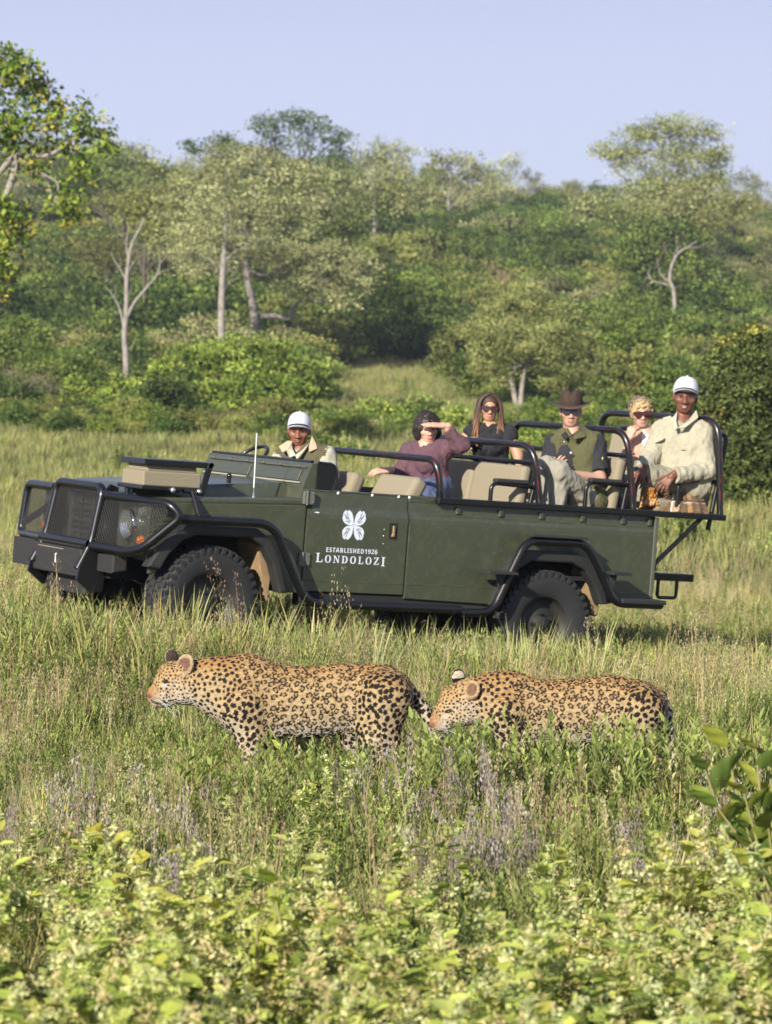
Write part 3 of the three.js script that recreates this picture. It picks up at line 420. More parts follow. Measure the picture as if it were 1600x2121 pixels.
both('rear_quarter', join([plate([[0.188, 0.52], [0.188, 1.052], [2.375, 1.052], [2.375, 0.585], ...archR], 0.785, 0.82, 0.006), sheetAlongX(rearProfile(1.21), 0.188, 2.375, 0.03), box(0.188, 1.20, 0.745, 0.42, 1.25, 0.792, 0.006), box(0.195, 0.618, 0.815, 0.95, 0.626, 0.8225, 0.002), box(1.90, 0.618, 0.815, 2.35, 0.626, 0.8225, 0.002)]), M.green);
P_('rear_panel', join([box(2.345, 0.58, -0.79, 2.37, 1.2, 0.79, 0.006)]), M.green);
both('corner_capping', join([box(2.352, 0.585, 0.815, 2.382, 1.2, 0.828, 0.003), box(2.372, 0.585, 0.785, 2.385, 1.2, 0.828, 0.003)]), std([0.12, 0.125, 0.10], 0.5, { metalness: 0.3 }));
for (const x of [-0.12, -0.40, 0.10, 0.19]) { const g = new THREE.SphereGeometry(0.011, 8, 6).scale(1, 1, 0.5).translate(x, 1.235, 0.79); P_('rivet', g, M.white); }
for (const x of [0.60, 0.97, 1.33, 1.70, 2.07, 2.32]) P_('bracket', box(x - 0.017, 1.135, 0.785, x + 0.017, 1.185, 0.812, 0.005), M.green);
{
  const d = doors[0];
  for (const y of [1.19, 0.765]) { P_('hinge', join([box(-0.70, y - 0.045, 0.815, -0.675, y + 0.045, 0.84, 0.004), box(-0.668, y - 0.045, 0.813, -0.61, y + 0.045, 0.832, 0.004), rod([-0.672, y - 0.05, 0.835], [-0.672, y + 0.05, 0.835], 0.009), ...[[-0.688, 0.03], [-0.688, -0.03], [-0.625, 0.03], [-0.625, -0.03]].map(([x, dy]) => new THREE.SphereGeometry(0.007, 6, 5).translate(x, y + dy, 0.837))]), std([0.13, 0.135, 0.11], 0.45, { metalness: 0.2 }), d); }
  P_('handle', join([plate([[0.02, 0.935], [0.088, 0.935], [0.088, 1.05], [0.02, 1.05]], 0.814, 0.8245, 0.002, [[[0.028, 0.943], [0.028, 1.042], [0.08, 1.042], [0.08, 0.943]]]), box(0.026, 0.941, 0.8205, 0.082, 1.044, 0.8222, 0)]), M.dark, d);
  P_('latch', join([box(0.045, 0.955, 0.821, 0.064, 1.03, 0.838, 0.005), box(0.04, 0.95, 0.821, 0.07, 0.972, 0.834, 0.004)]), std([0.42, 0.30, 0.16], 0.4, { metalness: 0.7 }), d);
  for (const y of [0.9, 1.0, 0.955]) P_('rivet', new THREE.SphereGeometry(0.006, 6, 5).translate(-0.02, y, 0.82), M.steel, d);
  P_('scratch', plate([[-0.60, 1.092], [-0.575, 1.098], [-0.555, 1.094], [-0.57, 1.088]], 0.812, 0.8235, 0.001), M.white, d);
  // emblem and lettering printed on the door
  const cv = document.createElement('canvas'); cv.width = 1024; cv.height = 768; const c = cv.getContext('2d');
  const ink = '#dfe4ea';
  c.fillStyle = ink; c.strokeStyle = ink; c.textAlign = 'center';
  const wing = (sx, sy, cx, cy, k) => {
    c.save(); c.translate(cx, cy); c.scale(sx * k, sy * k); c.beginPath(); c.moveTo(0, 2); c.bezierCurveTo(-4, 46, 4, 104, 50, 126); c.bezierCurveTo(60, 112, 70, 112, 80, 124); c.bezierCurveTo(98, 110, 108, 96, 104, 78); c.bezierCurveTo(122, 50, 92, 4, 46, 0); c.bezierCurveTo(30, -4, 14, -4, 0, 2); c.fill();
    c.globalCompositeOperation = 'destination-out'; c.lineWidth = 5;
    for (const [a, b, e, f] of [[28, 30, 66, 92], [38, 26, 84, 76], [46, 60, 74, 58], [34, 22, 78, 34], [56, 84, 70, 108], [60, 62, 92, 92]]) { c.beginPath(); c.moveTo(a, b); c.quadraticCurveTo((a + e) / 2 + 8, (b + f) / 2 - 8, e, f); c.stroke(); }
    c.restore();
  };
  wing(1, -1, 524, 196, 1.38); wing(-1, -1, 510, 196, 1.38); wing(1, 1, 523, 206, 1.3); wing(-1, 1, 511, 206, 1.3);
  c.beginPath(); c.ellipse(517, 198, 26, 34, 0, 0, 7); c.fill(); c.save(); c.globalCompositeOperation = 'destination-out'; for (const [x, y] of [[505, 190], [529, 190], [517, 212]]) { c.beginPath(); c.arc(x, y, 6, 0, 7); c.fill(); } c.restore();
  const spread = (text, x0, x1, y, font) => { c.font = font; const w = [...text].map((s) => c.measureText(s).width), gap = (x1 - x0 - w.reduce((a, b) => a + b, 0)) / (text.length - 1); let x = x0; c.textAlign = 'left'; [...text].forEach((s, i) => { c.fillText(s, x, y); x += w[i] + gap; }); };
  spread('ESTABLISHED1926', 168, 868, 518, 'bold 74px sans-serif');
  c.font = 'bold 150px serif'; c.textAlign = 'left'; c.fillText('L', 40, 640);
  spread('ONDOLOZ', 160, 900, 640, 'bold 118px serif'); c.font = 'bold 150px serif'; c.fillText('I', 925, 654);
  const t = new THREE.CanvasTexture(cv); t.colorSpace = THREE.SRGBColorSpace;
  P_('lettering', new THREE.PlaneGeometry(0.62, 0.465).translate(-0.277, 0.905, 0.8222), std([0.85, 0.87, 0.92], 0.5, { map: t, transparent: true }), d);
}
// bonnet, bulkhead, grille
{
  const nx = 24, nz = 40, pos = [], uv = [], idx = [];
  for (let i = 0; i <= nx; i++) for (let j = 0; j <= nz; j++) {
    const t = i / nx, x = lerp(-0.66, -1.87, t), a = j / nz * 2 - 1, e = Math.abs(a);
    let z = a * 0.60, y = lerp(1.272, 1.19, t) + 0.018 * (1 - a * a) - 0.012 * t * t;
    const edge = sstep(0.84, 1, e); y -= edge * (0.135 - 0.02 * t); z = Math.sign(a) * Math.min(e, 0.84 + (e - 0.84) * 0.45) * 0.62;
    const fr = sstep(0.93, 1, t); y -= fr * fr * 0.06;
    pos.push(x, y, z); uv.push(x, z);
  }
  for (let i = 0; i < nx; i++) for (let j = 0; j < nz; j++) { const a = i * (nz + 1) + j, b = a + nz + 1; idx.push(a, b, a + 1, b, b + 1, a + 1); }
  const g = new THREE.BufferGeometry(); g.setAttribute('position', new THREE.Float32BufferAttribute(pos, 3)); g.setAttribute('uv', new THREE.Float32BufferAttribute(uv, 2)); g.setIndex(idx); g.computeVertexNormals();
  const bonnet = P_('bonnet', g, M.green);
  P_('latch', join([rod([-1.13, 1.25, 0.53], [-1.13, 1.30, 0.53], 0.016), new THREE.SphereGeometry(0.02, 8, 6).translate(-1.13, 1.30, 0.53)]), M.black, bonnet);
  P_('inner_wing', box(-1.84, 0.72, -0.5, -0.62, 1.12, 0.5, 0), M.dark);
  const sc = P_('scuttle', join([plate([[-0.668, 1.155], [-0.662, 1.275], [-0.60, 1.43], [-0.545, 1.435], [-0.545, 1.155]], -0.745, 0.745, 0.006), box(-0.64, 1.15, -0.79, -0.56, 1.25, 0.79, 0.008)]), M.green);
  const lean = (x0, y0) => new THREE.Matrix4().makeTranslation(x0, y0, 0).multiply(new THREE.Matrix4().makeRotationZ(-Math.atan2(0.062, 0.155)));
  for (const s of [1, -1]) {
    P_('vent_flap', box(-0.006, 0.0, s > 0 ? 0.05 : -0.66, 0.004, 0.085, s > 0 ? 0.66 : -0.05, 0.004).applyMatrix4(lean(-0.658, 1.30)), M.green, sc);
    P_('hinge_strip', join([box(-0.009, 0.098, s > 0 ? 0.03 : -0.70, 0.0, 0.112, s > 0 ? 0.70 : -0.03, 0.003), ...[0.12, 0.36, 0.62].map((z) => new THREE.SphereGeometry(0.012, 8, 6).translate(-0.012, 0.106, s * z))].map((q) => q.applyMatrix4(lean(-0.658, 1.30)))), std([0.10, 0.10, 0.085], 0.5, { metalness: 0.3 }), sc);
  }
  P_('hinge_strip', join([box(-0.012, -0.02, -0.70, 0.0, -0.008, -0.06, 0.003), box(-0.012, -0.02, 0.06, 0.0, -0.008, 0.70, 0.003)].map((q) => q.applyMatrix4(lean(-0.655, 1.30)))), std([0.28, 0.27, 0.2], 0.5), sc);
  P_('top_rail', rod([-0.585, 1.437, -0.72], [-0.585, 1.437, 0.72], 0.012), M.black, sc);
  both('screen_bracket', join([plate([[-0.56, 1.25], [-0.56, 1.435], [-0.46, 1.44], [-0.405, 1.40], [-0.40, 1.33], [-0.43, 1.25]], 0.742, 0.76, 0.004), bent([[-0.55, 1.435, 0.751], [-0.42, 1.43, 0.751], [-0.395, 1.34, 0.751], [-0.43, 1.25, 0.751]], 0.012, 0.06)]), M.black);
  P_('dashboard', box(-0.56, 1.22, -0.74, -0.42, 1.40, 0.74, 0.02), M.dark);
  P_('dash_cover', box(-0.53, 1.395, -0.70, -0.40, 1.445, 0.0, 0.02), M.red);
  const st = new THREE.TorusGeometry(0.18, 0.014, 8, 32).rotateY(Math.PI / 2).rotateZ(-0.9).translate(-0.47, 1.395, -0.42);
  P_('steering_wheel', join([st, rod([-0.47, 1.395, -0.42], [-0.56, 1.31, -0.42], 0.025), rod([-0.47, 1.395, -0.60], [-0.47, 1.395, -0.24], 0.012)]), M.black);
  const grille = P_('grille', join([box(-1.865, 0.70, -0.36, -1.85, 1.12, 0.36, 0.004), ...Array.from({ length: 9 }, (_, i) => box(-1.885, 0.735 + i * 0.042, -0.34, -1.868, 0.748 + i * 0.042, 0.34, 0.003)), ...[-0.2, 0, 0.2].map((z) => box(-1.888, 0.73, z - 0.008, -1.87, 1.10, z + 0.008, 0.003))]), std([0.05, 0.048, 0.045], 0.6, { map: dustTex }));
  for (const s of [1, -1]) {
    const h = P_('headlight', new THREE.LatheGeometry([[0, -0.012], [0.05, -0.008], [0.082, 0.012], [0.092, 0.03], [0.105, 0.03], [0.108, 0.0], [0.108, -0.02]].map(([a, b]) => new THREE.Vector2(a, b)), 28).rotateZ(Math.PI / 2).translate(-1.88, 0.93, s * 0.56), M.chrome);
    P_('lens', new THREE.SphereGeometry(0.16, 24, 10, 0, 6.2832, 0, 0.66).rotateZ(Math.PI / 2).translate(-1.795, 0.93, s * 0.56), M.glass, h);
    P_('indicator', new THREE.LatheGeometry([[0, 0.045], [0.018, 0.043], [0.03, 0.03], [0.034, 0]].map(([a, b]) => new THREE.Vector2(a, b)), 16).rotateZ(Math.PI / 2).translate(-1.872, 0.835, s * 0.745), M.orange);
    P_('side_lamp', new THREE.LatheGeometry([[0, 0.045], [0.018, 0.043], [0.03, 0.03], [0.034, 0]].map(([a, b]) => new THREE.Vector2(a, b)), 16).rotateZ(Math.PI / 2).translate(-1.872, 1.03, s * 0.745), M.glass);
  }
}
// bull bar and bumper
{
  const bb = P_('bull_bar', join([
    bent([[-2.15, 0.60, 0.36], [-2.06, 0.78, 0.36], [-1.995, 1.165, 0.35], [-1.995, 1.165, -0.35], [-2.06, 0.78, -0.36], [-2.15, 0.60, -0.36]], 0.031, 0.07),
    bent([[-2.0, 1.115, 0.38], [-1.82, 1.10, 0.99], [-1.755, 1.02, 1.05], [-1.97, 0.755, 0.86], [-2.07, 0.765, 0.38]], 0.032, 0.13),
    bent([[-2.0, 1.125, -0.38], [-1.945, 1.12, -0.945], [-1.975, 0.76, -0.955], [-2.07, 0.765, -0.38]], 0.030, 0.07),
    rod([-2.085, 0.775, -0.38], [-2.085, 0.775, 0.38], 0.030),
    rod([-1.965, 0.83, -0.95], [-1.88, 1.0, -0.66], 0.026),
  ]), M.black);
  const up = [[-1.965, 1.19], [-1.90, 1.17], [-1.93, 0.80], [-1.97, 0.46], [-2.05, 0.44], [-2.17, 0.53], [-2.155, 0.62], [-2.075, 0.80], [-2.02, 1.13]];
  for (const s of [1, -1]) P_('upright', plate(up, s * 0.385 - 0.012, s * 0.385 + 0.012, 0.004), M.black, bb);
  const bumper = P_('bumper', join([box(-2.14, 0.545, -0.37, -1.97, 0.735, 0.37, 0.012), plate([[-2.03, 0.60], [-2.03, 0.72], [-1.92, 0.72], [-1.92, 0.62]], 0.40, 0.64, 0.012), plate([[-2.05, 0.55], [-2.05, 0.74], [-1.88, 0.74], [-1.88, 0.55]], -0.91, -0.40, 0.012), box(-2.06, 0.42, -0.30, -1.98, 0.545, 0.30, 0.01)]), std([0.022, 0.021, 0.020], 0.7, { bumpMap: dentTex, bumpScale: 0.01 }));
  P_('number', plate([[-0.006, -0.032], [0.006, -0.032], [0.006, 0.034], [-0.012, 0.026], [-0.012, 0.02], [-0.006, 0.022]], 0, 0.003, 0.0005).rotateY(-Math.PI / 2).translate(-2.141, 0.65, -0.01), M.white, bumper);
  P_('bumper_slot', box(-2.143, 0.715, -0.30, -2.138, 0.722, 0.10, 0), std([0.2, 0.16, 0.12], 0.8), bumper);
  // woven guards: diamond strands clipped to the frames
  const guard = (A, B, C, D, poly) => {                // A origin, B along u, C along v; poly in u,v metres
    const o = V(...A), U = V(...B).sub(o), Vv = V(...C).sub(o), lu = U.length(), lv = Vv.length(); U.normalize(); Vv.normalize();
    const gs = [], step = 0.026, inside = (u, v) => { let r = false; for (let i = 0, j = poly.length - 1; i < poly.length; j = i++) { const [a, b] = poly[i], [c, d] = poly[j]; if ((b > v) !== (d > v) && u < (c - a) * (v - b) / (d - b) + a) r = !r; } return r; };
    for (const s of [1, -1]) for (let k = -60; k < 120; k++) {
      let start = null; const f = (t) => { const u = k * step + t * 0.82, v = s > 0 ? t : lv - t; return [u, v]; };
      for (let t = 0; t <= lv + 1e-6; t += 0.008) {
        const [u, v] = f(t), ins = inside(u, v);
        if (ins && start === null) start = t;
        if ((!ins || t + 0.008 > lv) && start !== null) { if (t - start > 0.01) { const [a, b] = f(start), [c, d] = f(t - 0.004); const p = o.clone().addScaledVector(U, a).addScaledVector(Vv, b), q = o.clone().addScaledVector(U, c).addScaledVector(Vv, d); gs.push(rod(p.toArray(), q.toArray(), 0.0021, 0.0021, 4)); } start = null; }
      }
    }
    const m = P_('guard_mesh', join(gs), std([0.055, 0.053, 0.05], 0.5, { metalness: 0.3 }), bb); m.userData.kind = 'stuff';
  };
  guard([-2.065, 0.79, -0.34], [-2.065, 0.79, 0.34], [-2.00, 1.15, -0.34], 0, [[0, 0], [0.68, 0], [0.68, 0.36], [0, 0.36]]);
  guard([-2.065, 0.775, 0.40], [-1.93, 0.775, 0.94], [-2.0, 1.10, 0.40], 0, [[0, 0], [0.45, 0], [0.66, 0.24], [0.64, 0.30], [0.60, 0.325], [0, 0.325]]);
  guard([-2.06, 0.775, -0.40], [-1.99, 0.765, -0.95], [-2.0, 1.11, -0.40], 0, [[0, 0], [0.55, 0], [0.55, 0.33], [0, 0.34]]);
  guard([-2.12, 0.745, -0.34], [-2.12, 0.745, 0.34], [-2.08, 0.775, -0.34], 0, [[0, 0], [0.68, 0], [0.68, 0.03], [0, 0.03]]);
}
// wheels
{
  const tyreGeo = (() => {
    const prof = [[0.205, -0.10], [0.24, -0.122], [0.31, -0.130], [0.365, -0.122], [0.385, -0.105], [0.388, -0.06], [0.389, 0], [0.388, 0.06], [0.385, 0.105], [0.365, 0.122], [0.31, 0.130], [0.24, 0.122], [0.205, 0.10]].map(([a, b]) => new THREE.Vector2(a, b));
    const list = [new THREE.LatheGeometry(prof, 48)];
    for (let i = 0; i < 40; i++) for (const [y, o, w] of [[-0.085, 0, 0.05], [-0.03, 0.5, 0.045], [0.03, 0, 0.045], [0.085, 0.5, 0.05]]) { const g = new THREE.BoxGeometry(0.024, w, 0.042).translate(0.388, y, 0).rotateY((i + o) / 40 * Math.PI * 2); list.push(g); }
    for (let i = 0; i < 40; i++) for (const s of [1, -1]) list.push(new THREE.BoxGeometry(0.04, 0.012, 0.026).translate(0.37, s * 0.124, 0).rotateY((i + 0.25) / 40 * Math.PI * 2));
    return join(list).rotateX(Math.PI / 2);
  })();
  const rimGeo = join([new THREE.LatheGeometry([[0.205, 0.10], [0.215, 0.105], [0.212, 0.085], [0.19, 0.06], [0.17, 0.03], [0.12, 0.035], [0.10, 0.055], [0.06, 0.06], [0.055, 0.085], [0, 0.09]].map(([a, b]) => new THREE.Vector2(a, b)), 36).rotateX(Math.PI / 2), ...Array.from({ length: 5 }, (_, i) => new THREE.CylinderGeometry(0.014, 0.014, 0.03, 6).rotateX(Math.PI / 2).translate(0.085 * Math.cos(i * 1.2566), 0.085 * Math.sin(i * 1.2566), 0.07))]);
  const rimM = std([0.045, 0.044, 0.038], 0.6, { metalness: 0.4, map: dustTex });
  const spots = [[-1.397, 0.43, 0.745, 0.10], [1.397, 0.37, 0.745, 0], [-1.397, 0.43, -0.745, 0.10], [1.397, 0.37, -0.745, 0]];
  for (const [x, y, z, steer] of spots) {
    const w = new THREE.Group(); w.name = 'wheel'; car.add(w); w.position.set(x, y, z); w.rotation.y = (z > 0 ? 0 : Math.PI) + steer; w.rotation.z = x * 1.3;
    mesh('tyre', tyreGeo, M.rubber, w); mesh('rim', rimGeo, rimM, w);
  }
  for (const [x, y, z] of [[-1.397, 0.42, -0.15], [1.397, 0.37, 0.1]]) P_('axle', join([rod([x, y, -0.7], [x, y, 0.7], 0.05), new THREE.SphereGeometry(0.14, 14, 10).translate(x, y, z)]), M.dark);
  P_('chassis', join([box(-1.95, 0.55, 0.36, 2.35, 0.70, 0.46, 0.01), box(-1.95, 0.55, -0.46, 2.35, 0.70, -0.36, 0.01), box(-0.6, 0.50, -0.37, 0.4, 0.62, 0.37, 0.02)]), M.dark);
  P_('floor', join([box(-0.6, 0.70, -0.78, 2.34, 0.73, 0.78, 0), box(0.42, 0.73, -0.6, 2.34, 0.80, 0.6, 0), box(0.99, 0.73, -0.78, 1.02, 0.95, 0.78, 0), box(0.98, 0.92, -0.78, 2.34, 0.95, 0.78, 0), box(-0.62, 0.55, -0.78, -0.60, 1.2, 0.78, 0)]), M.dark);
  both('inner_arch', join([box(-1.80, 0.90, 0.45, -0.92, 0.915, 0.785, 0), box(-1.82, 0.6, 0.44, -0.9, 0.93, 0.46, 0)]), M.dark); both('inner_arch', join([box(0.98, 0.845, 0.45, 1.86, 0.86, 0.785, 0), box(0.98, 0.5, 0.44, 1.9, 0.86, 0.46, 0)]), M.dark);
  for (const s of [1, -1]) { P_('splash_panel', plate([[-0.03, -0.22], [0.0, -0.24], [0.03, 0.17], [-0.10, 0.20], [-0.12, 0.15]], s * 0.64 - 0.15, s * 0.64 + 0.15, 0.01).translate(-0.90, 0.70, 0), M.mud); P_('splash_panel', plate([[-0.03, -0.20], [0.03, -0.22], [0.03, 0.12], [-0.09, 0.15], [-0.11, 0.10]], s * 0.64 - 0.15, s * 0.64 + 0.15, 0.01).translate(1.89, 0.66, 0), M.mud); }
}
// flares, tubes, steps
{
  const band = (outer, inner) => plate([...outer, ...inner.slice().reverse()], 0.79, 0.895, 0.016);
  both('wheel_arch_flare', band([[-1.90, 0.67], [-1.82, 0.80], [-1.70, 0.93], [-1.60, 0.972], [-1.08, 0.966], [-0.97, 0.90], [-0.88, 0.75], [-0.81, 0.53]], [[-1.80, 0.655], [-1.74, 0.76], [-1.64, 0.86], [-1.54, 0.897], [-1.12, 0.895], [-1.02, 0.84], [-0.94, 0.72], [-0.87, 0.53]]), M.flare);
  both('wheel_arch_flare', band([[0.91, 0.50], [0.97, 0.70], [1.06, 0.85], [1.16, 0.912], [1.62, 0.912], [1.75, 0.85], [1.86, 0.70], [1.93, 0.54]], [[0.98, 0.50], [1.03, 0.66], [1.12, 0.78], [1.22, 0.832], [1.58, 0.832], [1.70, 0.78], [1.80, 0.66], [1.86, 0.54]]), M.flare);
  const fz = 0.955;
  both('arch_guard_tube', bent([[-1.76, 1.005, fz + 0.03], [-0.99, 1.005, fz], [-0.83, 0.70, fz], [-0.69, 0.47, fz], [0.60, 0.465, fz - 0.03]], 0.031, 0.14), M.black);
  both('arch_guard_tube', bent([[0.60, 0.445, fz - 0.03], [0.86, 0.455, fz], [0.99, 0.74, fz], [1.11, 0.985, fz], [1.64, 0.985, fz], [1.79, 0.78, fz], [1.93, 0.555, fz], [2.37, 0.555, fz]], 0.031, 0.10), M.black);
  both('side_step', box(-0.62, 0.455, 0.80, 0.84, 0.485, 0.93, 0.006), M.flare); both('side_step', box(1.98, 0.56, 0.81, 2.385, 0.592, 1.0, 0.006), M.flare);
  both('foot_step', join([box(0.74, 0.735, 0.90, 0.99, 0.755, 1.06, 0.004), plate([[0.90, 0.60], [0.96, 0.62], [0.93, 0.738], [0.86, 0.738]], 0.95, 0.965, 0.002)]), M.flare); both('foot_step', join([box(1.83, 0.768, 0.90, 2.0, 0.79, 1.06, 0.004), plate([[1.86, 0.62], [1.90, 0.63], [1.94, 0.771], [1.88, 0.771]], 0.95, 0.965, 0.002)]), M.flare); both('step_plate', box(1.13, 1.013, 0.90, 1.62, 1.028, 1.01, 0.004), M.flare);
  both('sill', box(-0.66, 0.44, 0.70, 0.98, 0.54, 0.80, 0.01), M.dark);
}
// rails, hoops, overhang
{
  P_('top_rail', join([box(0.405, 1.205, 0.786, 3.01, 1.25, 0.846, 0.008), box(0.405, 1.205, -0.846, 3.01, 1.25, -0.786, 0.008), box(2.955, 1.203, -0.79, 3.012, 1.252, 0.79, 0.008), box(2.37, 1.206, -0.79, 2.42, 1.244, 0.79, 0.004), box(2.42, 1.215, -0.79, 2.96, 1.235, 0.79, 0.0), box(0.403, 1.20, 0.80, 0.44, 1.30, 0.842, 0.006)]), M.black);
  const H = [[0.475, 0.42, 1.515], [1.336, 1.25, 1.665], [2.186, 2.08, 1.825], [3.03, 2.93, 1.965]];
  H.forEach(([a, b, y], i) => P_('roll_hoop', bent([[a - (i > 2 ? 0.02 : 0), 1.24, 0.765], [b, y, 0.755], [b, y, -0.755], [a, 1.24, -0.765]], 0.026, 0.17, 12), M.worn));
  both('strut', join([rod([2.80, 1.21, 0.80], [2.37, 0.83, 0.80], 0.02, 0.02, 6), box(2.36, 0.80, 0.77, 2.40, 0.88, 0.825, 0.004)]), M.black);
  const hz = 0.52;
  P_('tow_hitch', join([plate([[2.37, 0.70], [2.37, 0.86], [2.56, 0.78], [2.66, 0.77], [2.66, 0.72]], hz - 0.05, hz + 0.05, 0.006), box(2.6, 0.715, hz - 0.04, 2.97, 0.772, hz + 0.04, 0.006), bent([[2.66, 0.72, hz], [2.66, 0.585, hz], [2.84, 0.585, hz], [2.84, 0.72, hz]], 0.014, 0.03, 8)]), M.black);
  const ant = P_('antenna', rod([-1.024, 1.175, 0.70], [-1.034, 1.61, 0.70], 0.0048, 0.0035, 6), M.white);
  P_('antenna_base', join([rod([-1.024, 1.165, 0.70], [-1.024, 1.20, 0.70], 0.016, 0.009), rod([-1.024, 1.20, 0.70], [-1.025, 1.235, 0.70], 0.008)]), M.chrome, ant);
}
// seats
const tilt = (a, x, y) => new THREE.Matrix4().makeTranslation(x, y, 0).multiply(new THREE.Matrix4().makeRotationZ(a)).multiply(new THREE.Matrix4().makeTranslation(-x, -y, 0));
function cushion(x0, y0, z0, x1, y1, z1, r = 0.03) { const g = new RoundedBoxGeometry(x1 - x0, y1 - y0, z1 - z0, 4, r).translate((x0 + x1) / 2, (y0 + y1) / 2, (z0 + z1) / 2); return g; }
{
  const rows = [[1.24, 1.21, 1.515, 0.35], [2.085, 1.25, 1.62, 0.42], [2.94, 1.33, 1.835, 0.46]];
  rows.forEach(([x, y0, y1, a], i) => {
    const seat = new THREE.Group(); seat.name = 'bench_seat'; car.add(seat);
    const T = tilt(-0.16, x, y0), arm = [1.375, 1.425, 1.485][i];
    mesh('backrest', join([cushion(x - 0.04, y0 - 0.12, -0.66, x + 0.04, y1, 0.0, 0.035), cushion(x - 0.04, y0 - 0.12, 0.004, x + 0.04, y1, 0.66, 0.035)]).applyMatrix4(T), M.tan, seat);
    mesh('seat_frame', join([bent([[x + 0.055, y0 - 0.2, -0.69], [x + 0.055, y1 + 0.035, -0.69], [x + 0.055, y1 + 0.035, 0.69], [x + 0.055, y0 - 0.2, 0.69]], 0.018, 0.07).applyMatrix4(T), box(x + 0.035, y0 - 0.1, -0.64, x + 0.05, y1 - 0.02, 0.64, 0.004).applyMatrix4(T)]), M.black, seat);
    const sy = [0.98, 1.12, 1.23][i];
    mesh('seat_cushion', join([cushion(x - 0.46, sy, -0.66, x - 0.02, sy + 0.11, 0.66, 0.04)]), M.tan, seat);
    mesh('seat_base', box(x - 0.44, i > 1 ? 1.215 : 0.74, -0.6, x + 0.05, sy + 0.02, 0.6, 0.01), M.dark, seat);
    for (const s of [1, -1]) {
      const z = s * 0.70, f = x - 0.30;
      const ar = mesh('armrest', bent([[f, 1.24, z], [f, arm, z], [x + 0.09, arm - 0.012 + i * 0.012, z]], 0.016, 0.07), M.black, seat);
      mesh('pad', new RoundedBoxGeometry(0.30, 0.035, 0.055, 3, 0.016).translate(f + 0.17, arm + 0.018, z), M.rubber, ar);
    }
  });
  for (const [z0, z1, y1, a] of [[-0.66, -0.16, 1.36, -0.38], [0.10, 0.62, 1.385, -0.5]]) {
    const s = new THREE.Group(); s.name = 'front_seat'; car.add(s);
    const T = tilt(a, 0.26, 1.08);
    mesh('backrest', cushion(0.20, 0.99, z0, 0.32, y1 + 0.02, z1, 0.045).applyMatrix4(T), M.tan, s);
    mesh('seat_cushion', cushion(-0.20, 0.90, z0, 0.28, 1.02, z1, 0.045), M.tan, s);
    mesh('seat_base', box(-0.18, 0.73, z0 + 0.03, 0.25, 0.9, z1 - 0.03, 0.01), M.dark, s);
  }
  // folded tracker seat on the front wing
  const js = new THREE.Group(); js.name = 'tracker_seat'; car.add(js);
  mesh('seat_cushion', join([cushion(-1.91, 1.205, 0.44, -1.47, 1.305, 0.76, 0.012), cushion(-1.88, 1.30, 0.46, -1.50, 1.35, 0.745, 0.012)]), M.tan, js);
  mesh('seat_frame', join([box(-1.92, 1.346, 0.42, -1.44, 1.385, 0.78, 0.006), box(-1.93, 1.18, 0.42, -1.60, 1.207, 0.785, 0.006), plate([[-1.44, 1.375], [-1.40, 1.375], [-1.455, 1.16], [-1.495, 1.16]], 0.765, 0.79, 0.004), plate([[-1.44, 1.375], [-1.40, 1.375], [-1.455, 1.16], [-1.495, 1.16]], 0.40, 0.425, 0.004), rod([-1.42, 1.37, 0.38], [-1.42, 1.37, 0.80], 0.018), rod([-1.55, 1.18, 0.80], [-1.545, 1.0, 0.93], 0.022), rod([-1.90, 1.18, 0.52], [-1.90, 1.08, 0.52], 0.022), rod([-1.55, 1.175, 0.44], [-1.55, 1.10, 0.44], 0.022), box(-1.60, 0.985, 0.94, -1.50, 1.045, 1.0, 0.01), rod([-1.62, 1.185, 0.795], [-1.48, 1.175, 0.795], 0.014)]), M.black, js);
  for (const x of [-1.70, -1.50]) mesh('bolt', new THREE.SphereGeometry(0.02, 8, 6).translate(x, 1.187, 0.795), M.steel, js);
}
// ---------------------------------------------------------------- people
function joinC(list) {                                            // joins indexed meshes that carry colours
  const pos = [], nor = [], col = [], idx = []; let o = 0;
  for (const g of list) { const p = g.attributes.position, n = g.attributes.normal, c = g.attributes.color; for (let i = 0; i < p.count; i++) { pos.push(p.getX(i), p.getY(i), p.getZ(i)); nor.push(n.getX(i), n.getY(i), n.getZ(i)); col.push(c.getX(i), c.getY(i), c.getZ(i)); } if (g.index) for (let i = 0; i < g.index.count; i++) idx.push(g.index.getX(i) + o); else for (let i = 0; i < p.count; i++) idx.push(i + o); o += p.count; }
  const g = new THREE.BufferGeometry(); g.setAttribute('position', new THREE.Float32BufferAttribute(pos, 3)); g.setAttribute('normal', new THREE.Float32BufferAttribute(nor, 3)); g.setAttribute('color', new THREE.Float32BufferAttribute(col, 3)); g.setIndex(idx); return g;
}
const mixc = (a, b, t) => [lerp(a[0], b[0], t), lerp(a[1], b[1], t), lerp(a[2], b[2], t)];
const SKIN = phys([1, 1, 1], 0.5, { vertexColors: true, sheen: 0.2, sheenRoughness: 0.5 });
const CLOTH = std([1, 1, 1], 0.9, { vertexColors: true });
const HAIR = phys([1, 1, 1], 0.58, { vertexColors: true });
const GLOSS = phys([0.012, 0.006, 0.006], 0.06, { clearcoat: 1, clearcoatRoughness: 0.03 });
const FRAME = phys([0.012, 0.010, 0.010], 0.2, { clearcoat: 0.6 });

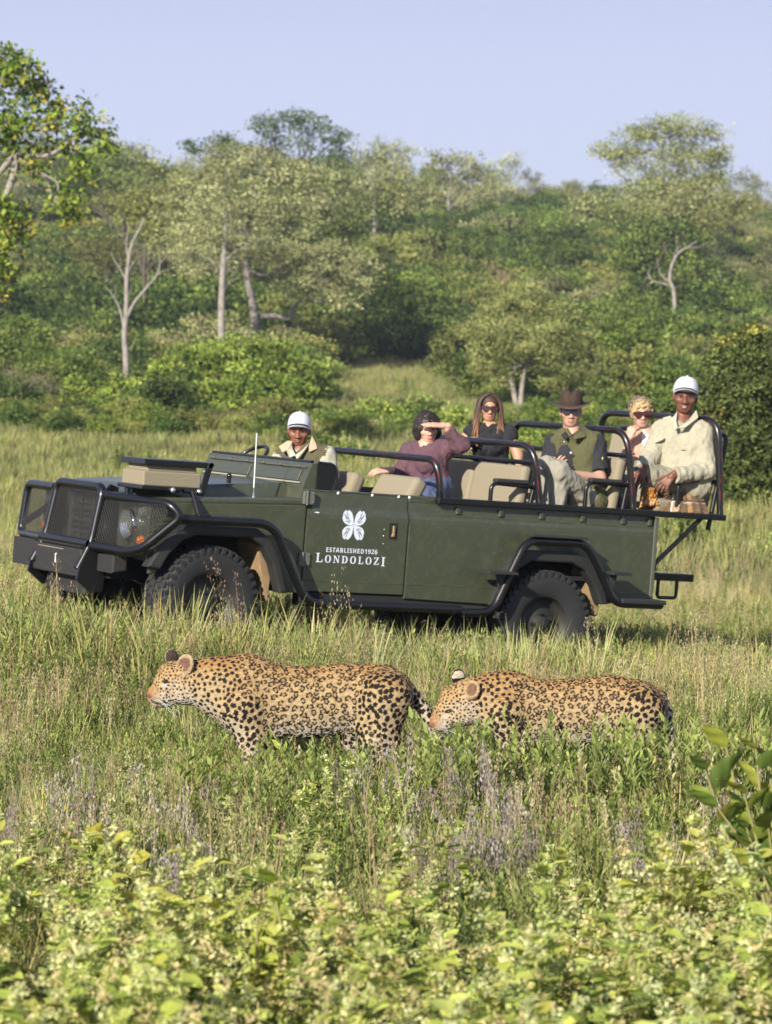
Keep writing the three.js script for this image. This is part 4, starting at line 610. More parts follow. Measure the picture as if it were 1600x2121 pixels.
function headGeo(o) {                                             // own frame: origin between the ears at eye height, z forward
  const w = o.wide ?? 1;
  const base = blend([ell(0, 0.025, -0.018, 0.075 * w, 0.092, 0.096), ell(0, -0.03, 0.022, 0.062 * w, 0.085, 0.070), ell(0, -0.086, 0.045, 0.034 * w, 0.027, 0.036)], 0.03);
  const more = blend([cap(V(0, 0.004, 0.088), V(0, -0.034, 0.104), 0.009, 0.0125 * (o.nose ?? 1)), cap(V(-0.013 * (o.nose ?? 1), -0.038, 0.094), V(0.013 * (o.nose ?? 1), -0.038, 0.094), 0.0085), cap(V(-0.036, 0.018, 0.076), V(0.036, 0.018, 0.076), 0.011), ell(-0.044 * w, -0.024, 0.056, 0.022, 0.02, 0.022), ell(0.044 * w, -0.024, 0.056, 0.022, 0.02, 0.022)], 0.014);
  const lips = blend([ell(0, -0.0615, 0.089, 0.023, 0.0062 * (o.lips ?? 1), 0.010), ell(0, -0.0725, 0.087, 0.020, 0.0075 * (o.lips ?? 1), 0.010)], 0.003);
  const ears = [ell(-0.077 * w, -0.006, -0.012, 0.010, 0.031, 0.019), ell(0.077 * w, -0.006, -0.012, 0.010, 0.031, 0.019)];
  const s1 = ell(-0.031, -0.001, 0.094, 0.019, 0.012, 0.017), s2 = ell(0.031, -0.001, 0.094, 0.019, 0.012, 0.017);
  const neck = cap(V(0, -0.06, -0.035), V(0, -0.16, -0.045), 0.052 * w, 0.056 * w);
  const f = (x, y, z) => { let d = smin(base(x, y, z), more(x, y, z), 0.014); d = smax(d, -s1(x, y, z), 0.012); d = smax(d, -s2(x, y, z), 0.012); d = smin(d, lips(x, y, z), 0.005); d = smin(d, Math.min(ears[0](x, y, z), ears[1](x, y, z)), 0.008); return smin(d, neck(x, y, z), 0.03); };
  const g = net(f, V(-0.10, -0.17, -0.13), V(0.10, 0.13, 0.13), 0.0042);
  const S = o.skin, L = o.lip ?? mixc(S, [0.35, 0.09, 0.08], 0.55), dark = mixc(S, [0.02, 0.012, 0.01], 0.8);
  return paint(g, (x, y, z) => {
    let c = mixc(S, [S[0] * 1.04, S[1] * 0.82, S[2] * 0.78], sstep(0.03, 0.0, Math.hypot(Math.abs(x) - 0.042, y + 0.03, z - 0.06)) * 0.6);
    if (z > 0.06) {
      const lp = Math.min(lips(x, y, z)); c = mixc(c, L, sstep(0.003, 0.0, lp));
      if (Math.abs(y + 0.0665) < 0.0016 && Math.abs(x) < 0.022) c = dark;
      if (o.teeth && Math.abs(y + 0.0667) < 0.0024 && Math.abs(x) < 0.013) c = [0.45, 0.43, 0.39];
      const bx = Math.abs(x) - 0.034, by = y - 0.021 - 0.006 * (1 - (bx / 0.02) ** 2); if (Math.abs(bx) < 0.020 && Math.abs(by) < 0.0042) c = mixc(c, o.brow ?? dark, 0.85);
      const ed = Math.hypot((Math.abs(x) - 0.031) / 1.45, y + 0.001); if (ed < 0.0115 && z > 0.06) c = mixc(c, dark, 0.35);
      if (Math.abs(Math.abs(x) - 0.008) < 0.004 && Math.abs(y + 0.0455) < 0.003) c = dark;
    }
    return c;
  });
}
function eyeGeo() {
  const g = new THREE.SphereGeometry(0.0125, 16, 12).scale(1.0, 0.36, 0.9);
  return paint(g, (x, y, z) => { return z > 0 && Math.abs(x) < 0.0062 ? [0.015, 0.010, 0.008] : [0.20, 0.17, 0.15]; });
}
// a hand on its own fine grid: u towards the fingers, n out of its back, thumb on side s
function handGeo(wrist, u, n, s, curl, skin, k = 1, spread = 0.1, thumb = [0.55, 0.75, -0.35]) {
  u = u.clone().normalize(); n = n.clone().addScaledVector(u, -n.dot(u)).normalize(); const w = u.clone().cross(n).multiplyScalar(s), parts = [], at_ = (a, b, c) => wrist.clone().addScaledVector(u, a * k).addScaledVector(w, b * k).addScaledVector(n, c * k);
  const L = [0.072, 0.080, 0.075, 0.058], off = [0.031, 0.010, -0.011, -0.030];
  for (let i = 0; i < 4; i++) {
    const kn = at_(0.088 - 0.006 * Math.abs(i - 1), off[i], 0.002); parts.push(cap(at_(0.008, off[i] * 0.55, 0), kn, 0.0165 * k, 0.0125 * k));
    let p = kn, ang = 0; const c = curl[i] ?? curl[0];
    [0.45, 0.31, 0.24].forEach((f, j) => { ang += c * [0.75, 1, 0.8][j]; const d = u.clone().multiplyScalar(Math.cos(ang)).addScaledVector(n, -Math.sin(ang)).addScaledVector(w, spread * (1.5 - i) * (j ? 0.4 : 1)).normalize(), q = p.clone().addScaledVector(d, L[i] * f * k); parts.push(cap(p, q, (0.0098 - j * 0.001) * k, (0.0090 - j * 0.001) * k)); p = q; });
  }
  const t0 = at_(0.022, 0.024, -0.006), td = u.clone().multiplyScalar(thumb[0]).addScaledVector(w, thumb[1]).addScaledVector(n, thumb[2]).normalize(), t1 = t0.clone().addScaledVector(td, 0.038 * k), td2 = td.clone().lerp(u, 0.35).normalize(), t2 = t1.clone().addScaledVector(td2, 0.045 * k);
  parts.push(cap(t0, t1, 0.016 * k, 0.0115 * k), cap(t1, t2, 0.0112 * k, 0.0088 * k), cap(at_(-0.03, 0, 0), at_(0.015, 0, 0), 0.025 * k, 0.026 * k));
  const f = (x, y, z) => { let d = 1; for (const q of parts) d = smin(d, q(x, y, z), 0.007); return d; };
  const c = at_(0.07, 0, -0.02), e = 0.13 * k;
  return paint(net(f, c.clone().addScalar(-e), c.clone().addScalar(e), 0.0036), (x, y, z) => mixc(skin, [skin[0] * 0.8, skin[1] * 0.65, skin[2] * 0.6], 0.25 * (0.5 + 0.5 * n3(x * 60, y * 60, z * 60))));
}
function person(label, o) {
  const d0 = o.d, root = at(o.hip[0], o.hip[1], d0), t = thing('person', label, 'person', root);
  const J = (a) => at(a[0], a[1], d0 - (a[2] ?? 0)).sub(root), k = o.k ?? 1;
  const j = {}; for (const n of ['neck', 'shA', 'shB', 'elA', 'elB', 'wrA', 'wrB', 'hipA', 'hipB', 'knA', 'knB', 'anA', 'anB']) j[n] = J(o[n]);
  const hc = J(o.head), hm = new THREE.Matrix4().compose(hc, new THREE.Quaternion().setFromEuler(new THREE.Euler(rad(o.pitch ?? 0), rad(o.yaw ?? 0), rad(o.roll ?? 0), 'YXZ')), V(1, 1, 1).multiplyScalar(o.hs ?? 1));
  const up = hm.clone(); const hp = (x, y, z) => V(x, y, z).applyMatrix4(hm);
  const S = o.skin, mid = (a, b, f) => a.clone().lerp(b, f);
  const chA = mid(j.neck, j.shA, 0.52).lerp(mid(j.hipA, j.hipB, 0.35), 0.26), chB = mid(j.neck, j.shB, 0.52).lerp(mid(j.hipA, j.hipB, 0.65), 0.26);
  const waA = mid(j.hipA, chA, 0.45).lerp(mid(j.hipB, chB, 0.45), 0.14), waB = mid(j.hipB, chB, 0.45).lerp(mid(j.hipA, chA, 0.45), 0.14);
  const torso = (e) => [cap(mid(j.neck, hc, 0.35), j.neck, 0.050 * k + e, 0.062 * k + e), cap(j.neck, j.shA, 0.058 * k + e, 0.055 * k + e), cap(j.neck, j.shB, 0.058 * k + e, 0.055 * k + e), cap(chA, waA, 0.092 * k + e, (o.waist ?? 0.085) * k + e), cap(chB, waB, 0.092 * k + e, (o.waist ?? 0.085) * k + e), cap(waA, j.hipA, (o.waist ?? 0.085) * k + e, 0.10 * k + e), cap(waB, j.hipB, (o.waist ?? 0.085) * k + e, 0.10 * k + e), ...(o.bust ? [ell(...mid(chA, chB, 0.25).add(V(0, -0.03, 0.085)).toArray(), 0.062 + e, 0.058 + e, 0.05 + e), ell(...mid(chA, chB, 0.75).add(V(0, -0.03, 0.085)).toArray(), 0.062 + e, 0.058 + e, 0.05 + e)] : [])];
  const arm = (q, e, e2 = e) => [cap(j['sh' + q], j['el' + q], 0.052 * k + e, 0.041 * k + e2)];
  const fore = (q, e) => [cap(j['el' + q], j['wr' + q], 0.041 * k + e, 0.028 * k + e)];
  const leg = (q, e) => [cap(j['hip' + q], j['kn' + q], 0.085 * k + e, 0.060 * k + e), cap(j['kn' + q], j['an' + q], 0.058 * k + e, 0.042 * k + e)];
  const ft = (q) => [cap(j['an' + q], j['an' + q].clone().add(V(-0.12, -0.04, 0.06)), 0.04, 0.034)];
  const bodyParts = [...torso(0), ...arm('A', 0), ...arm('B', 0), ...fore('A', 0), ...fore('B', 0), ...leg('A', 0), ...leg('B', 0), ...ft('A'), ...ft('B')];
  const lo = V(1e9, 1e9, 1e9), hi = V(-1e9, -1e9, -1e9); for (const v of Object.values(j)) { lo.min(v); hi.max(v); } lo.addScalar(-0.2); hi.addScalar(0.2);
  const fb = blend(bodyParts, 0.035), list = [paint(net(fb, lo, hi, 0.014), () => S), headGeo(o).applyMatrix4(hm)];
  for (const q of ['A', 'B']) if (o['hand' + q]) { const h = o['hand' + q], wr = j['wr' + q], u = h.to ? J(h.to).sub(wr) : wr.clone().sub(j['el' + q]); list.push(handGeo(wr, u, V(...h.n), h.s, h.curl, S, h.k ?? 1, h.spread, h.thumb)); }
  mesh('body', joinC(list), SKIN, t);
  if (!o.glasses) for (const s of [-1, 1]) mesh('eye', eyeGeo().translate(s * 0.031, -0.001, 0.0765).applyMatrix4(hm), SKIN, t);
  // clothing
  const fold = (x, y, z, a = 0.007, f = 11) => a * (n3(x * f, y * f * 0.55, z * f) + 0.5 * n3(x * f * 2.1 + 9, y * f * 1.3, z * f * 2.1));
  const cut = (p, dir) => { const n = dir.clone().normalize(), c = n.dot(p); return (x, y, z) => n.x * x + n.y * y + n.z * z - c; };
  const garment = (name, parts, cuts, holes, color, kk = 0.05, h = 0.0095, folds = 0.007) => {
    const f0 = blend(parts, kk), f = (x, y, z) => { let d = f0(x, y, z); for (const c of cuts) d = smax(d, c(x, y, z), 0.006); for (const q of holes) d = smax(d, -q(x, y, z), 0.008); return d + (Math.abs(d) < 0.05 ? fold(x, y, z, folds) : 0); };
    return mesh(name, paint(net(f, lo, hi, h), typeof color === 'function' ? color : (x, y, z) => { const v = 0.94 + 0.10 * n3(x * 40, y * 40, z * 40); return [color[0] * v, color[1] * v, color[2] * v]; }), CLOTH, t);
  };
  const along = (a, b, f) => a.clone().lerp(b, f);
  const facing = V(Math.sin(rad(o.chestYaw ?? 0)), 0, Math.cos(rad(o.chestYaw ?? 0)));
  const nb = j.neck, neckHole = [cap(nb.clone().add(V(0, o.neckDrop ?? 0.035, 0)), hc.clone(), 0.068 * k, 0.10), ...(o.vneck ? [cap(nb.clone().addScaledVector(facing, 0.10).add(V(0, 0.06, 0)), nb.clone().addScaledVector(facing, 0.13).add(V(0, -o.vneck, 0)), 0.05, 0.012)] : [])];
  const waistCut = cut(mid(j.hipA, j.hipB, 0.5).add(V(0, o.hem ?? -0.02, 0)), mid(j.hipA, j.hipB, 0.5).sub(nb));
  // trousers
  garment('trousers', [cap(j.hipA, j.hipB, 0.112 * k, 0.112 * k), ...leg('A', 0.016), ...leg('B', 0.016)], [], [], o.trousers, 0.04, 0.012, 0.008);
  for (const q of ['A', 'B']) mesh('shoe', paint(net(blend([cap(j['an' + q].clone().add(V(0, -0.02, 0)), j['an' + q].clone().add(V(-0.14, -0.045, 0.07)), 0.05, 0.043)], 0.01), j['an' + q].clone().addScalar(-0.24), j['an' + q].clone().addScalar(0.2), 0.012), () => [0.09, 0.06, 0.04]), CLOTH, t);
  // shirt with its sleeves: sleeve = how far down the arm it reaches (0..1 upper arm, 1..2 forearm, -1 none)
  const e = o.shirtE ?? 0.014, parts = torso(e).slice(1), ends = [];
  for (const q of ['A', 'B']) {
    const sv = o['sleeve' + q] ?? o.sleeve; if (sv < 0) continue;
    const a = j['sh' + q], b = j['el' + q], c = j['wr' + q];
    if (sv <= 1) { const end = along(a, b, sv), dir = b.clone().sub(a).normalize(), plane = cut(end, dir), sl = cap(a, along(a, b, sv + 0.1), 0.056 * k + e, (0.056 - 0.012 * sv) * k + e + (o.loose ?? 0.008)); parts.push((x, y, z) => smax(sl(x, y, z), plane(x, y, z), 0.004)); }
    else { const end = along(b, c, sv - 1), plane = cut(end, c.clone().sub(b).normalize()), sl = cap(b, along(b, c, sv - 0.9), 0.043 * k + e, 0.034 * k + e); parts.push(cap(a, b, 0.056 * k + e, 0.044 * k + e), (x, y, z) => smax(sl(x, y, z), plane(x, y, z), 0.004)); }
  }
  if (o.sleeve < 0) for (const q of ['A', 'B']) ends.push(cut(along(nb, j['sh' + q], o.strap ?? 0.72), j['sh' + q].clone().sub(nb).setY(0)));
  const shirt = garment('shirt', parts, [waistCut, ...ends], neckHole, o.shirt, 0.045, 0.009, o.folds ?? 0.007);
  if (o.vest) {
    const ve = e + 0.014, fr = facing, off = o.vest.off ?? 0, side = V(fr.z, 0, -fr.x), top = nb.clone().addScaledVector(fr, 0.16).addScaledVector(side, off).add(V(0, 0.06, 0)), bot = mid(waA, waB, 0.5).addScaledVector(fr, 0.17).addScaledVector(side, off * 1.3).add(V(0, o.vest.open ?? -0.1, 0));
    const armholes = ['A', 'B'].map((q) => cap(along(nb, j['sh' + q], 1.2), j['el' + q], 0.078 * k, 0.072 * k));
    garment('vest', torso(ve).slice(1), [cut(mid(j.hipA, j.hipB, 0.5).add(V(0, (o.hem ?? -0.02) - 0.03, 0)), mid(j.hipA, j.hipB, 0.5).sub(nb))], [...neckHole, ...armholes, cap(top, bot, o.vest.w ?? 0.075, o.vest.w2 ?? 0.05)], o.vest.color, 0.045, 0.009, 0.006);
  }
  // flat pieces of cloth given by their corners
  const patch = (name, pts, color, th = 0.006, parent = t) => {
    const P = pts.map(J), c = P.reduce((a, b) => a.add(b), V()).multiplyScalar(1 / P.length), nn = V(); P.forEach((p, i) => nn.add(p.clone().sub(c).cross(P[(i + 1) % P.length].clone().sub(c)))); nn.normalize(); if (nn.z < 0) { nn.negate(); P.reverse(); }
    const pos = [], q = nn.clone().multiplyScalar(th), tri = (a, b, d) => pos.push(a.x, a.y, a.z, b.x, b.y, b.z, d.x, d.y, d.z), ct = c.clone().addScaledVector(nn, th * 1.6), cb = c.clone();
    P.forEach((p, i) => { const r = P[(i + 1) % P.length], pt = p.clone().add(q), rt = r.clone().add(q); tri(ct, pt, rt); tri(cb, r, p); tri(p, r, rt); tri(p, rt, pt); });
    const g = new THREE.BufferGeometry(); g.setAttribute('position', new THREE.Float32BufferAttribute(pos, 3)); g.computeVertexNormals(); return mesh(name, paint(g, () => color), CLOTH, parent);
  };
  return { t, J, hm, hp, j, hc, patch, S, nb, facing };
}
// ---- headwear, glasses, hair (head frame)
function capHat(p, name = 'cap') {
  const g = new THREE.Group(); g.name = name; p.t.add(g);
  const dome = [], idx = [], nu = 40, nv = 16;
  for (let i = 0; i <= nv; i++) for (let q = 0; q <= nu; q++) { const a = q / nu * Math.PI * 2, v = i / nv * Math.PI / 2, r = Math.pow(Math.cos(v), 0.75), pan = 1 + 0.012 * Math.abs(Math.sin(a * 3)); dome.push(0.086 * r * Math.sin(a) * pan, 0.034 + 0.104 * Math.sin(v), -0.014 + 0.104 * r * Math.cos(a) * pan); }
  for (let i = 0; i < nv; i++) for (let q = 0; q < nu; q++) { const a = i * (nu + 1) + q, b = a + nu + 1; idx.push(a, a + 1, b, b, a + 1, b + 1); }
  let d = new THREE.BufferGeometry(); d.setAttribute('position', new THREE.Float32BufferAttribute(dome, 3)); d.setIndex(idx); d.computeVertexNormals(); 
  const W = [0.52, 0.52, 0.56], K = [0.015, 0.015, 0.02], G = [0.26, 0.26, 0.29];
  // finer front for the printed emblem
  mesh('crown', paint(d, () => W).applyMatrix4(p.hm), CLOTH, g);
  mesh('button', paint(new THREE.SphereGeometry(0.008, 8, 6).translate(0, 0.138, -0.014), () => W).applyMatrix4(p.hm), CLOTH, g);
  const em = []; for (const [x, y, w, h, r] of [[-0.018, 0.104, 0.014, 0.006, 0.5], [0.018, 0.104, 0.014, 0.006, -0.5], [-0.007, 0.100, 0.010, 0.005, -0.6], [0.007, 0.100, 0.010, 0.005, 0.6], [-0.012, 0.090, 0.012, 0.005, 0.6], [0.012, 0.090, 0.012, 0.005, -0.6], [0, 0.080, 0.040, 0.003, 0]]) { const v = Math.asin(clamp((y - 0.034) / 0.104, 0, 1)), rr = Math.pow(Math.cos(v), 0.75); const zz = -0.014 + 0.104 * rr * Math.sqrt(Math.max(0, 1 - (x / (0.086 * rr)) ** 2)) * 1.006; em.push(new THREE.BoxGeometry(w, h, 0.004).rotateZ(r).rotateX(-0.5).rotateY(x * 9).translate(x, y, zz)); }
  mesh('emblem', paint(join(em), () => G).applyMatrix4(p.hm), CLOTH, g);
  const pos = [], ix = [], cl = [], nb = 22, mb = 10;
  for (const side of [1, -1]) for (let i = 0; i <= mb; i++) for (let q = 0; q <= nb; q++) {
    const a = (q / nb * 2 - 1) * 1.2, f = i / mb, x0 = 0.085 * Math.sin(a), z0 = -0.014 + 0.104 * Math.cos(a), out = 0.064 * Math.pow(Math.cos(a / 1.2 * 1.45), 0.6) * f;
    pos.push(x0 * (1 + 0.06 * f), 0.066 - out * 0.24 - 0.046 * (a / 1.2) ** 2 * (0.6 + 0.4 * f) + (side > 0 ? 0.0015 : -0.0015), z0 + out); cl.push(...(side > 0 && f > 0.12 && f < 0.78 && Math.abs(a) < 1.0 ? K : W));
  }
  const half = (mb + 1) * (nb + 1);
  for (let s = 0; s < 2; s++) for (let i = 0; i < mb; i++) for (let q = 0; q < nb; q++) { const a = s * half + i * (nb + 1) + q, b = a + nb + 1; s ? ix.push(a, a + 1, b, b, a + 1, b + 1) : ix.push(a, b, a + 1, b, b + 1, a + 1); }
  const bg = new THREE.BufferGeometry(); bg.setAttribute('position', new THREE.Float32BufferAttribute(pos, 3)); bg.setAttribute('color', new THREE.Float32BufferAttribute(cl, 3)); bg.setIndex(ix); bg.computeVertexNormals();
  mesh('peak', bg.applyMatrix4(p.hm), CLOTH, g);
}
function glasses(p, o = {}) {
  const g = new THREE.Group(); g.name = 'sunglasses'; p.t.add(g);
  const w = o.w ?? 0.029, h = o.h ?? 0.019;
  for (const s of [-1, 1]) {
    const sh = new THREE.Shape(), X = (x) => s * x; sh.moveTo(X(-w), h * 0.75); sh.bezierCurveTo(X(-w * 0.3), h * 1.05, X(w * 0.6), h * 1.1, X(w * 1.05), h * (o.cat ?? 0.9)); sh.bezierCurveTo(X(w * 1.1), 0, X(w * 0.75), -h * 0.9, X(w * 0.1), -h); sh.bezierCurveTo(X(-w * 0.7), -h, X(-w), -h * 0.4, X(-w), h * 0.75);
    const gg = new THREE.ExtrudeGeometry(sh, { depth: 0.003, bevelEnabled: true, bevelThickness: 0.0015, bevelSize: 0.0015, bevelSegments: 2, curveSegments: 10 });
    gg.rotateY(s * 0.22).rotateX(-0.06).translate(s * 0.034, -0.002, 0.100);
    mesh('lens', gg.applyMatrix4(p.hm), o.lens ?? GLOSS, g);
    mesh('temple', box(-0.002, -0.004, -0.055, 0.002, 0.006, 0.055, 0.001).rotateY(s * -0.06).translate(s * 0.074, 0.006, 0.038).applyMatrix4(p.hm), FRAME, g);
  }
  mesh('bridge', bent([[-0.070, h * 0.8, 0.090], [-0.03, h * 0.85, 0.106], [0, h * 0.4, 0.110], [0.03, h * 0.85, 0.106], [0.070, h * 0.8, 0.090]], 0.0024, 0.01, 6).applyMatrix4(p.hm), FRAME, g);
}
function hairMesh(p, f, color, lo = V(-0.15, -0.2, -0.16), hi = V(0.15, 0.17, 0.15), h = 0.0055) { return mesh('hair', paint(net(f, lo, hi, h), color).applyMatrix4(p.hm), HAIR, p.t); }
const scalp = (grow, low) => (x, y, z) => { const d = ell(0, 0.028, -0.022, 0.077 + grow, 0.094 + grow, 0.098 + grow)(x, y, z); const face = ell(0, -0.03, 0.085, 0.060, 0.085, 0.075)(x, y, z); return smax(smax(d, -face, 0.015), low - y, 0.01); };

// ---- the driver
const TROUSER = [0.30, 0.26, 0.19];
{
  const p = person('person in a white cap and green vest sitting at the steering wheel', { d: 21.38, hip: [635, 1040], head: [620, 892], pitch: 6, yaw: -4, roll: -2, skin: [0.215, 0.085, 0.046], nose: 1.25, lips: 1.3, lip: [0.20, 0.075, 0.06], wide: 1.02,
    neck: [622, 938, 0], shA: [588, 950, -0.06], shB: [676, 945, 0.06], elA: [572, 1000, 0.05], elB: [680, 1000, 0.10], wrA: [545, 985, 0.12], wrB: [640, 1012, 0.2], hipA: [612, 1045, -0.04], hipB: [662, 1045, 0.04], knA: [560, 1065, 0.15], knB: [600, 1072, 0.24], anA: [540, 1150, 0.2], anB: [580, 1155, 0.28], handA: { n: [0.3, 1, 0.2], s: -1, curl: [0.8] }, handB: { n: [0.2, 1, 0.3], s: 1, curl: [0.8] },
    trousers: TROUSER, shirt: [0.38, 0.365, 0.28], sleeve: 0.86, loose: 0.03, shirtE: 0.016, chestYaw: -20, vneck: 0.06, vest: { color: [0.085, 0.072, 0.038], w: 0.07, w2: 0.02, open: 0.06 } });
  capHat(p);
  const LAP = [0.48, 0.33, 0.225];
  p.patch('lapel', [[598, 914, 0.04], [579, 926, 0.07], [586, 938, 0.12], [600, 930, 0.13], [607, 916, 0.08]], LAP, 0.008); p.patch('lapel', [[646, 904, 0.05], [654, 918, 0.08], [657, 930, 0.12], [641, 937, 0.14], [640, 926, 0.12]], LAP, 0.008);
  const SH = [0.40, 0.385, 0.29]; p.patch('collar', [[603, 914, 0.07], [594, 934, 0.14], [600, 948, 0.15], [613, 944, 0.15], [606, 930, 0.11]], SH); p.patch('collar', [[642, 918, 0.06], [636, 928, 0.13], [616, 952, 0.17], [612, 944, 0.15], [628, 934, 0.12]], SH);
  hairMesh(p, scalp(0.002, -0.03), () => [0.01, 0.008, 0.007]);
}
// ---- passenger shading the eyes
{
  const p = person('person in a plum jumper shading the eyes with a raised hand', { d: 21.6, hip: [888, 1008], head: [886, 888], pitch: 4, yaw: 10, roll: 3, skin: [0.48, 0.29, 0.21], lip: [0.55, 0.20, 0.17], hs: 0.95, k: 0.95, bust: true, brow: [0.03, 0.015, 0.01],
    neck: [884, 926, 0], shA: [850, 934, -0.02], shB: [921, 930, 0.02], elA: [832, 978, 0.02], elB: [957, 922, 0.12], wrA: [806, 974, 0.06], wrB: [921, 882, 0.17], hipA: [868, 1008, 0], hipB: [910, 1008, 0], knA: [850, 1030, 0.3], knB: [885, 1034, 0.34], anA: [835, 1120, 0.3], anB: [870, 1125, 0.34], handA: { to: [782, 976, 0.06], n: [0.1, 0.9, 0.4], s: 1, curl: [0.35] }, handB: { to: [868, 879, 0.17], n: [0.06, 1, 0.25], s: 1, curl: [0.06, 0.05, 0.06, 0.08], spread: 0.03, thumb: [0.8, 0.35, -0.3] },
    trousers: [0.06, 0.085, 0.16], shirt: [0.105, 0.050, 0.066], sleeve: 1.62, sleeveB: 1.80, neckDrop: 0.012, shirtE: 0.012, vneck: 0.0, hem: -0.05 });
  const cap1 = scalp(0.020, -0.10), sideL = ell(-0.075, -0.02, -0.02, 0.038, 0.08, 0.07), sideR = ell(0.075, -0.015, -0.02, 0.036, 0.075, 0.07), back = ell(0, -0.02, -0.075, 0.08, 0.09, 0.05), face = ell(0, -0.045, 0.09, 0.058, 0.080, 0.075);
  hairMesh(p, (x, y, z) => { let d = smin(smin(cap1(x, y, z), sideL(x, y, z), 0.02), smin(sideR(x, y, z), back(x, y, z), 0.02), 0.02); d = smax(d, -face(x, y, z), 0.008); return d + 0.008 * n3(x * 20, y * 14, z * 20) + 0.0022 * n3(x * 75, y * 22, z * 75); }, (x, y, z) => { const v = 0.7 + 0.5 * n3(x * 80, y * 30, z * 80); return [0.022 * v, 0.012 * v, 0.009 * v]; });
}
// ---- long haired passenger
{
  const p = person('person with long brown hair, dark sunglasses and a black top', { d: 22.36, hip: [1016, 992], head: [1014, 845], pitch: 3, yaw: 2, roll: -3, skin: [0.41, 0.225, 0.135], lip: [0.52, 0.20, 0.17], hs: 0.92, k: 0.88, bust: true, glasses: true, waist: 0.075,
    neck: [1014, 887, 0], shA: [976, 899, 0], shB: [1053, 898, 0], elA: [950, 917, 0.0], elB: [1073, 942, 0.03], wrA: [962, 924, 0.12], wrB: [1076, 975, 0.12], hipA: [998, 992, 0], hipB: [1036, 993, 0], knA: [975, 1000, 0.34], knB: [1015, 1005, 0.36], anA: [965, 1085, 0.36], anB: [1000, 1090, 0.38], handA: { to: [974, 914, 0.16], n: [-0.3, 0.9, 0.5], s: 1, curl: [0.75] }, handB: { n: [0.5, 0.3, 0.8], s: -1, curl: [0.5] },
    trousers: [0.05, 0.05, 0.06], shirt: [0.014, 0.014, 0.017], sleeve: 0.34, sleeveA: 0.12, shirtE: 0.010, vneck: 0.065, neckDrop: 0.03, hem: -0.03, loose: 0.004 });
  glasses(p, { w: 0.036, h: 0.022, lens: phys([0.03, 0.008, 0.005], 0.07, { clearcoat: 1, clearcoatRoughness: 0.03 }) });
  const R = rng(5), gs = [], col = (y) => mixc([0.060, 0.030, 0.018], [0.30, 0.135, 0.055], sstep(0.02, -0.28, y));
  const strand = (a, pts, r) => { const c = new THREE.CatmullRomCurve3([a, ...pts]), n = 14; gs.push(paint(tubeThrough(Array.from({ length: n + 1 }, (_, i) => c.getPoint(i / n)), (t) => r * (1 - 0.75 * t * t) + 0.001, 6), (x, y, z) => { const v = 0.8 + 0.4 * n3(x * 90, y * 12, z * 90); const q = col(y); return [q[0] * v, q[1] * v, q[2] * v]; })); };
  for (let i = 0; i < 420; i++) {
    const s = R() < 0.52 ? 1 : -1, f = R(), a = R(), z0 = 0.055 - 0.13 * f, len = s > 0 ? 0.27 + 0.16 * R() : 0.22 + 0.14 * R(), front = s > 0 ? f < 0.75 : f < 0.5;
    const top = V(s * (0.006 + 0.03 * a), 0.118 - 0.004 * a - 0.10 * Math.max(0, f - 0.55), z0 * 0.75 + 0.015), e1 = V(s * (0.072 + 0.016 * R()), 0.050 + 0.025 * R(), z0 + 0.005), e2 = V(s * (0.082 + 0.034 * R()), -0.06, z0 + 0.012 + 0.02 * R()), end = V(s * (s > 0 ? 0.030 + 0.110 * R() : 0.075 + 0.07 * R()), -len, front ? 0.055 + 0.045 * R() : -0.05 + 0.03 * R());
    strand(top, [e1, e2, e2.clone().lerp(end, 0.5).add(V(s * 0.012 * (R() - 0.3), 0, front ? 0.012 : 0)), end], 0.0058 + 0.004 * R());
  }
  mesh('hair', joinC([...gs, paint(net(scalp(0.010, -0.06), V(-0.12, -0.1, -0.15), V(0.12, 0.15, 0.13), 0.006), (x, y, z) => { const v = 0.8 + 0.4 * n3(x * 110, y * 10, z * 25); return [0.060 * v, 0.030 * v, 0.018 * v]; })]).applyMatrix4(p.hm), HAIR, p.t);
}
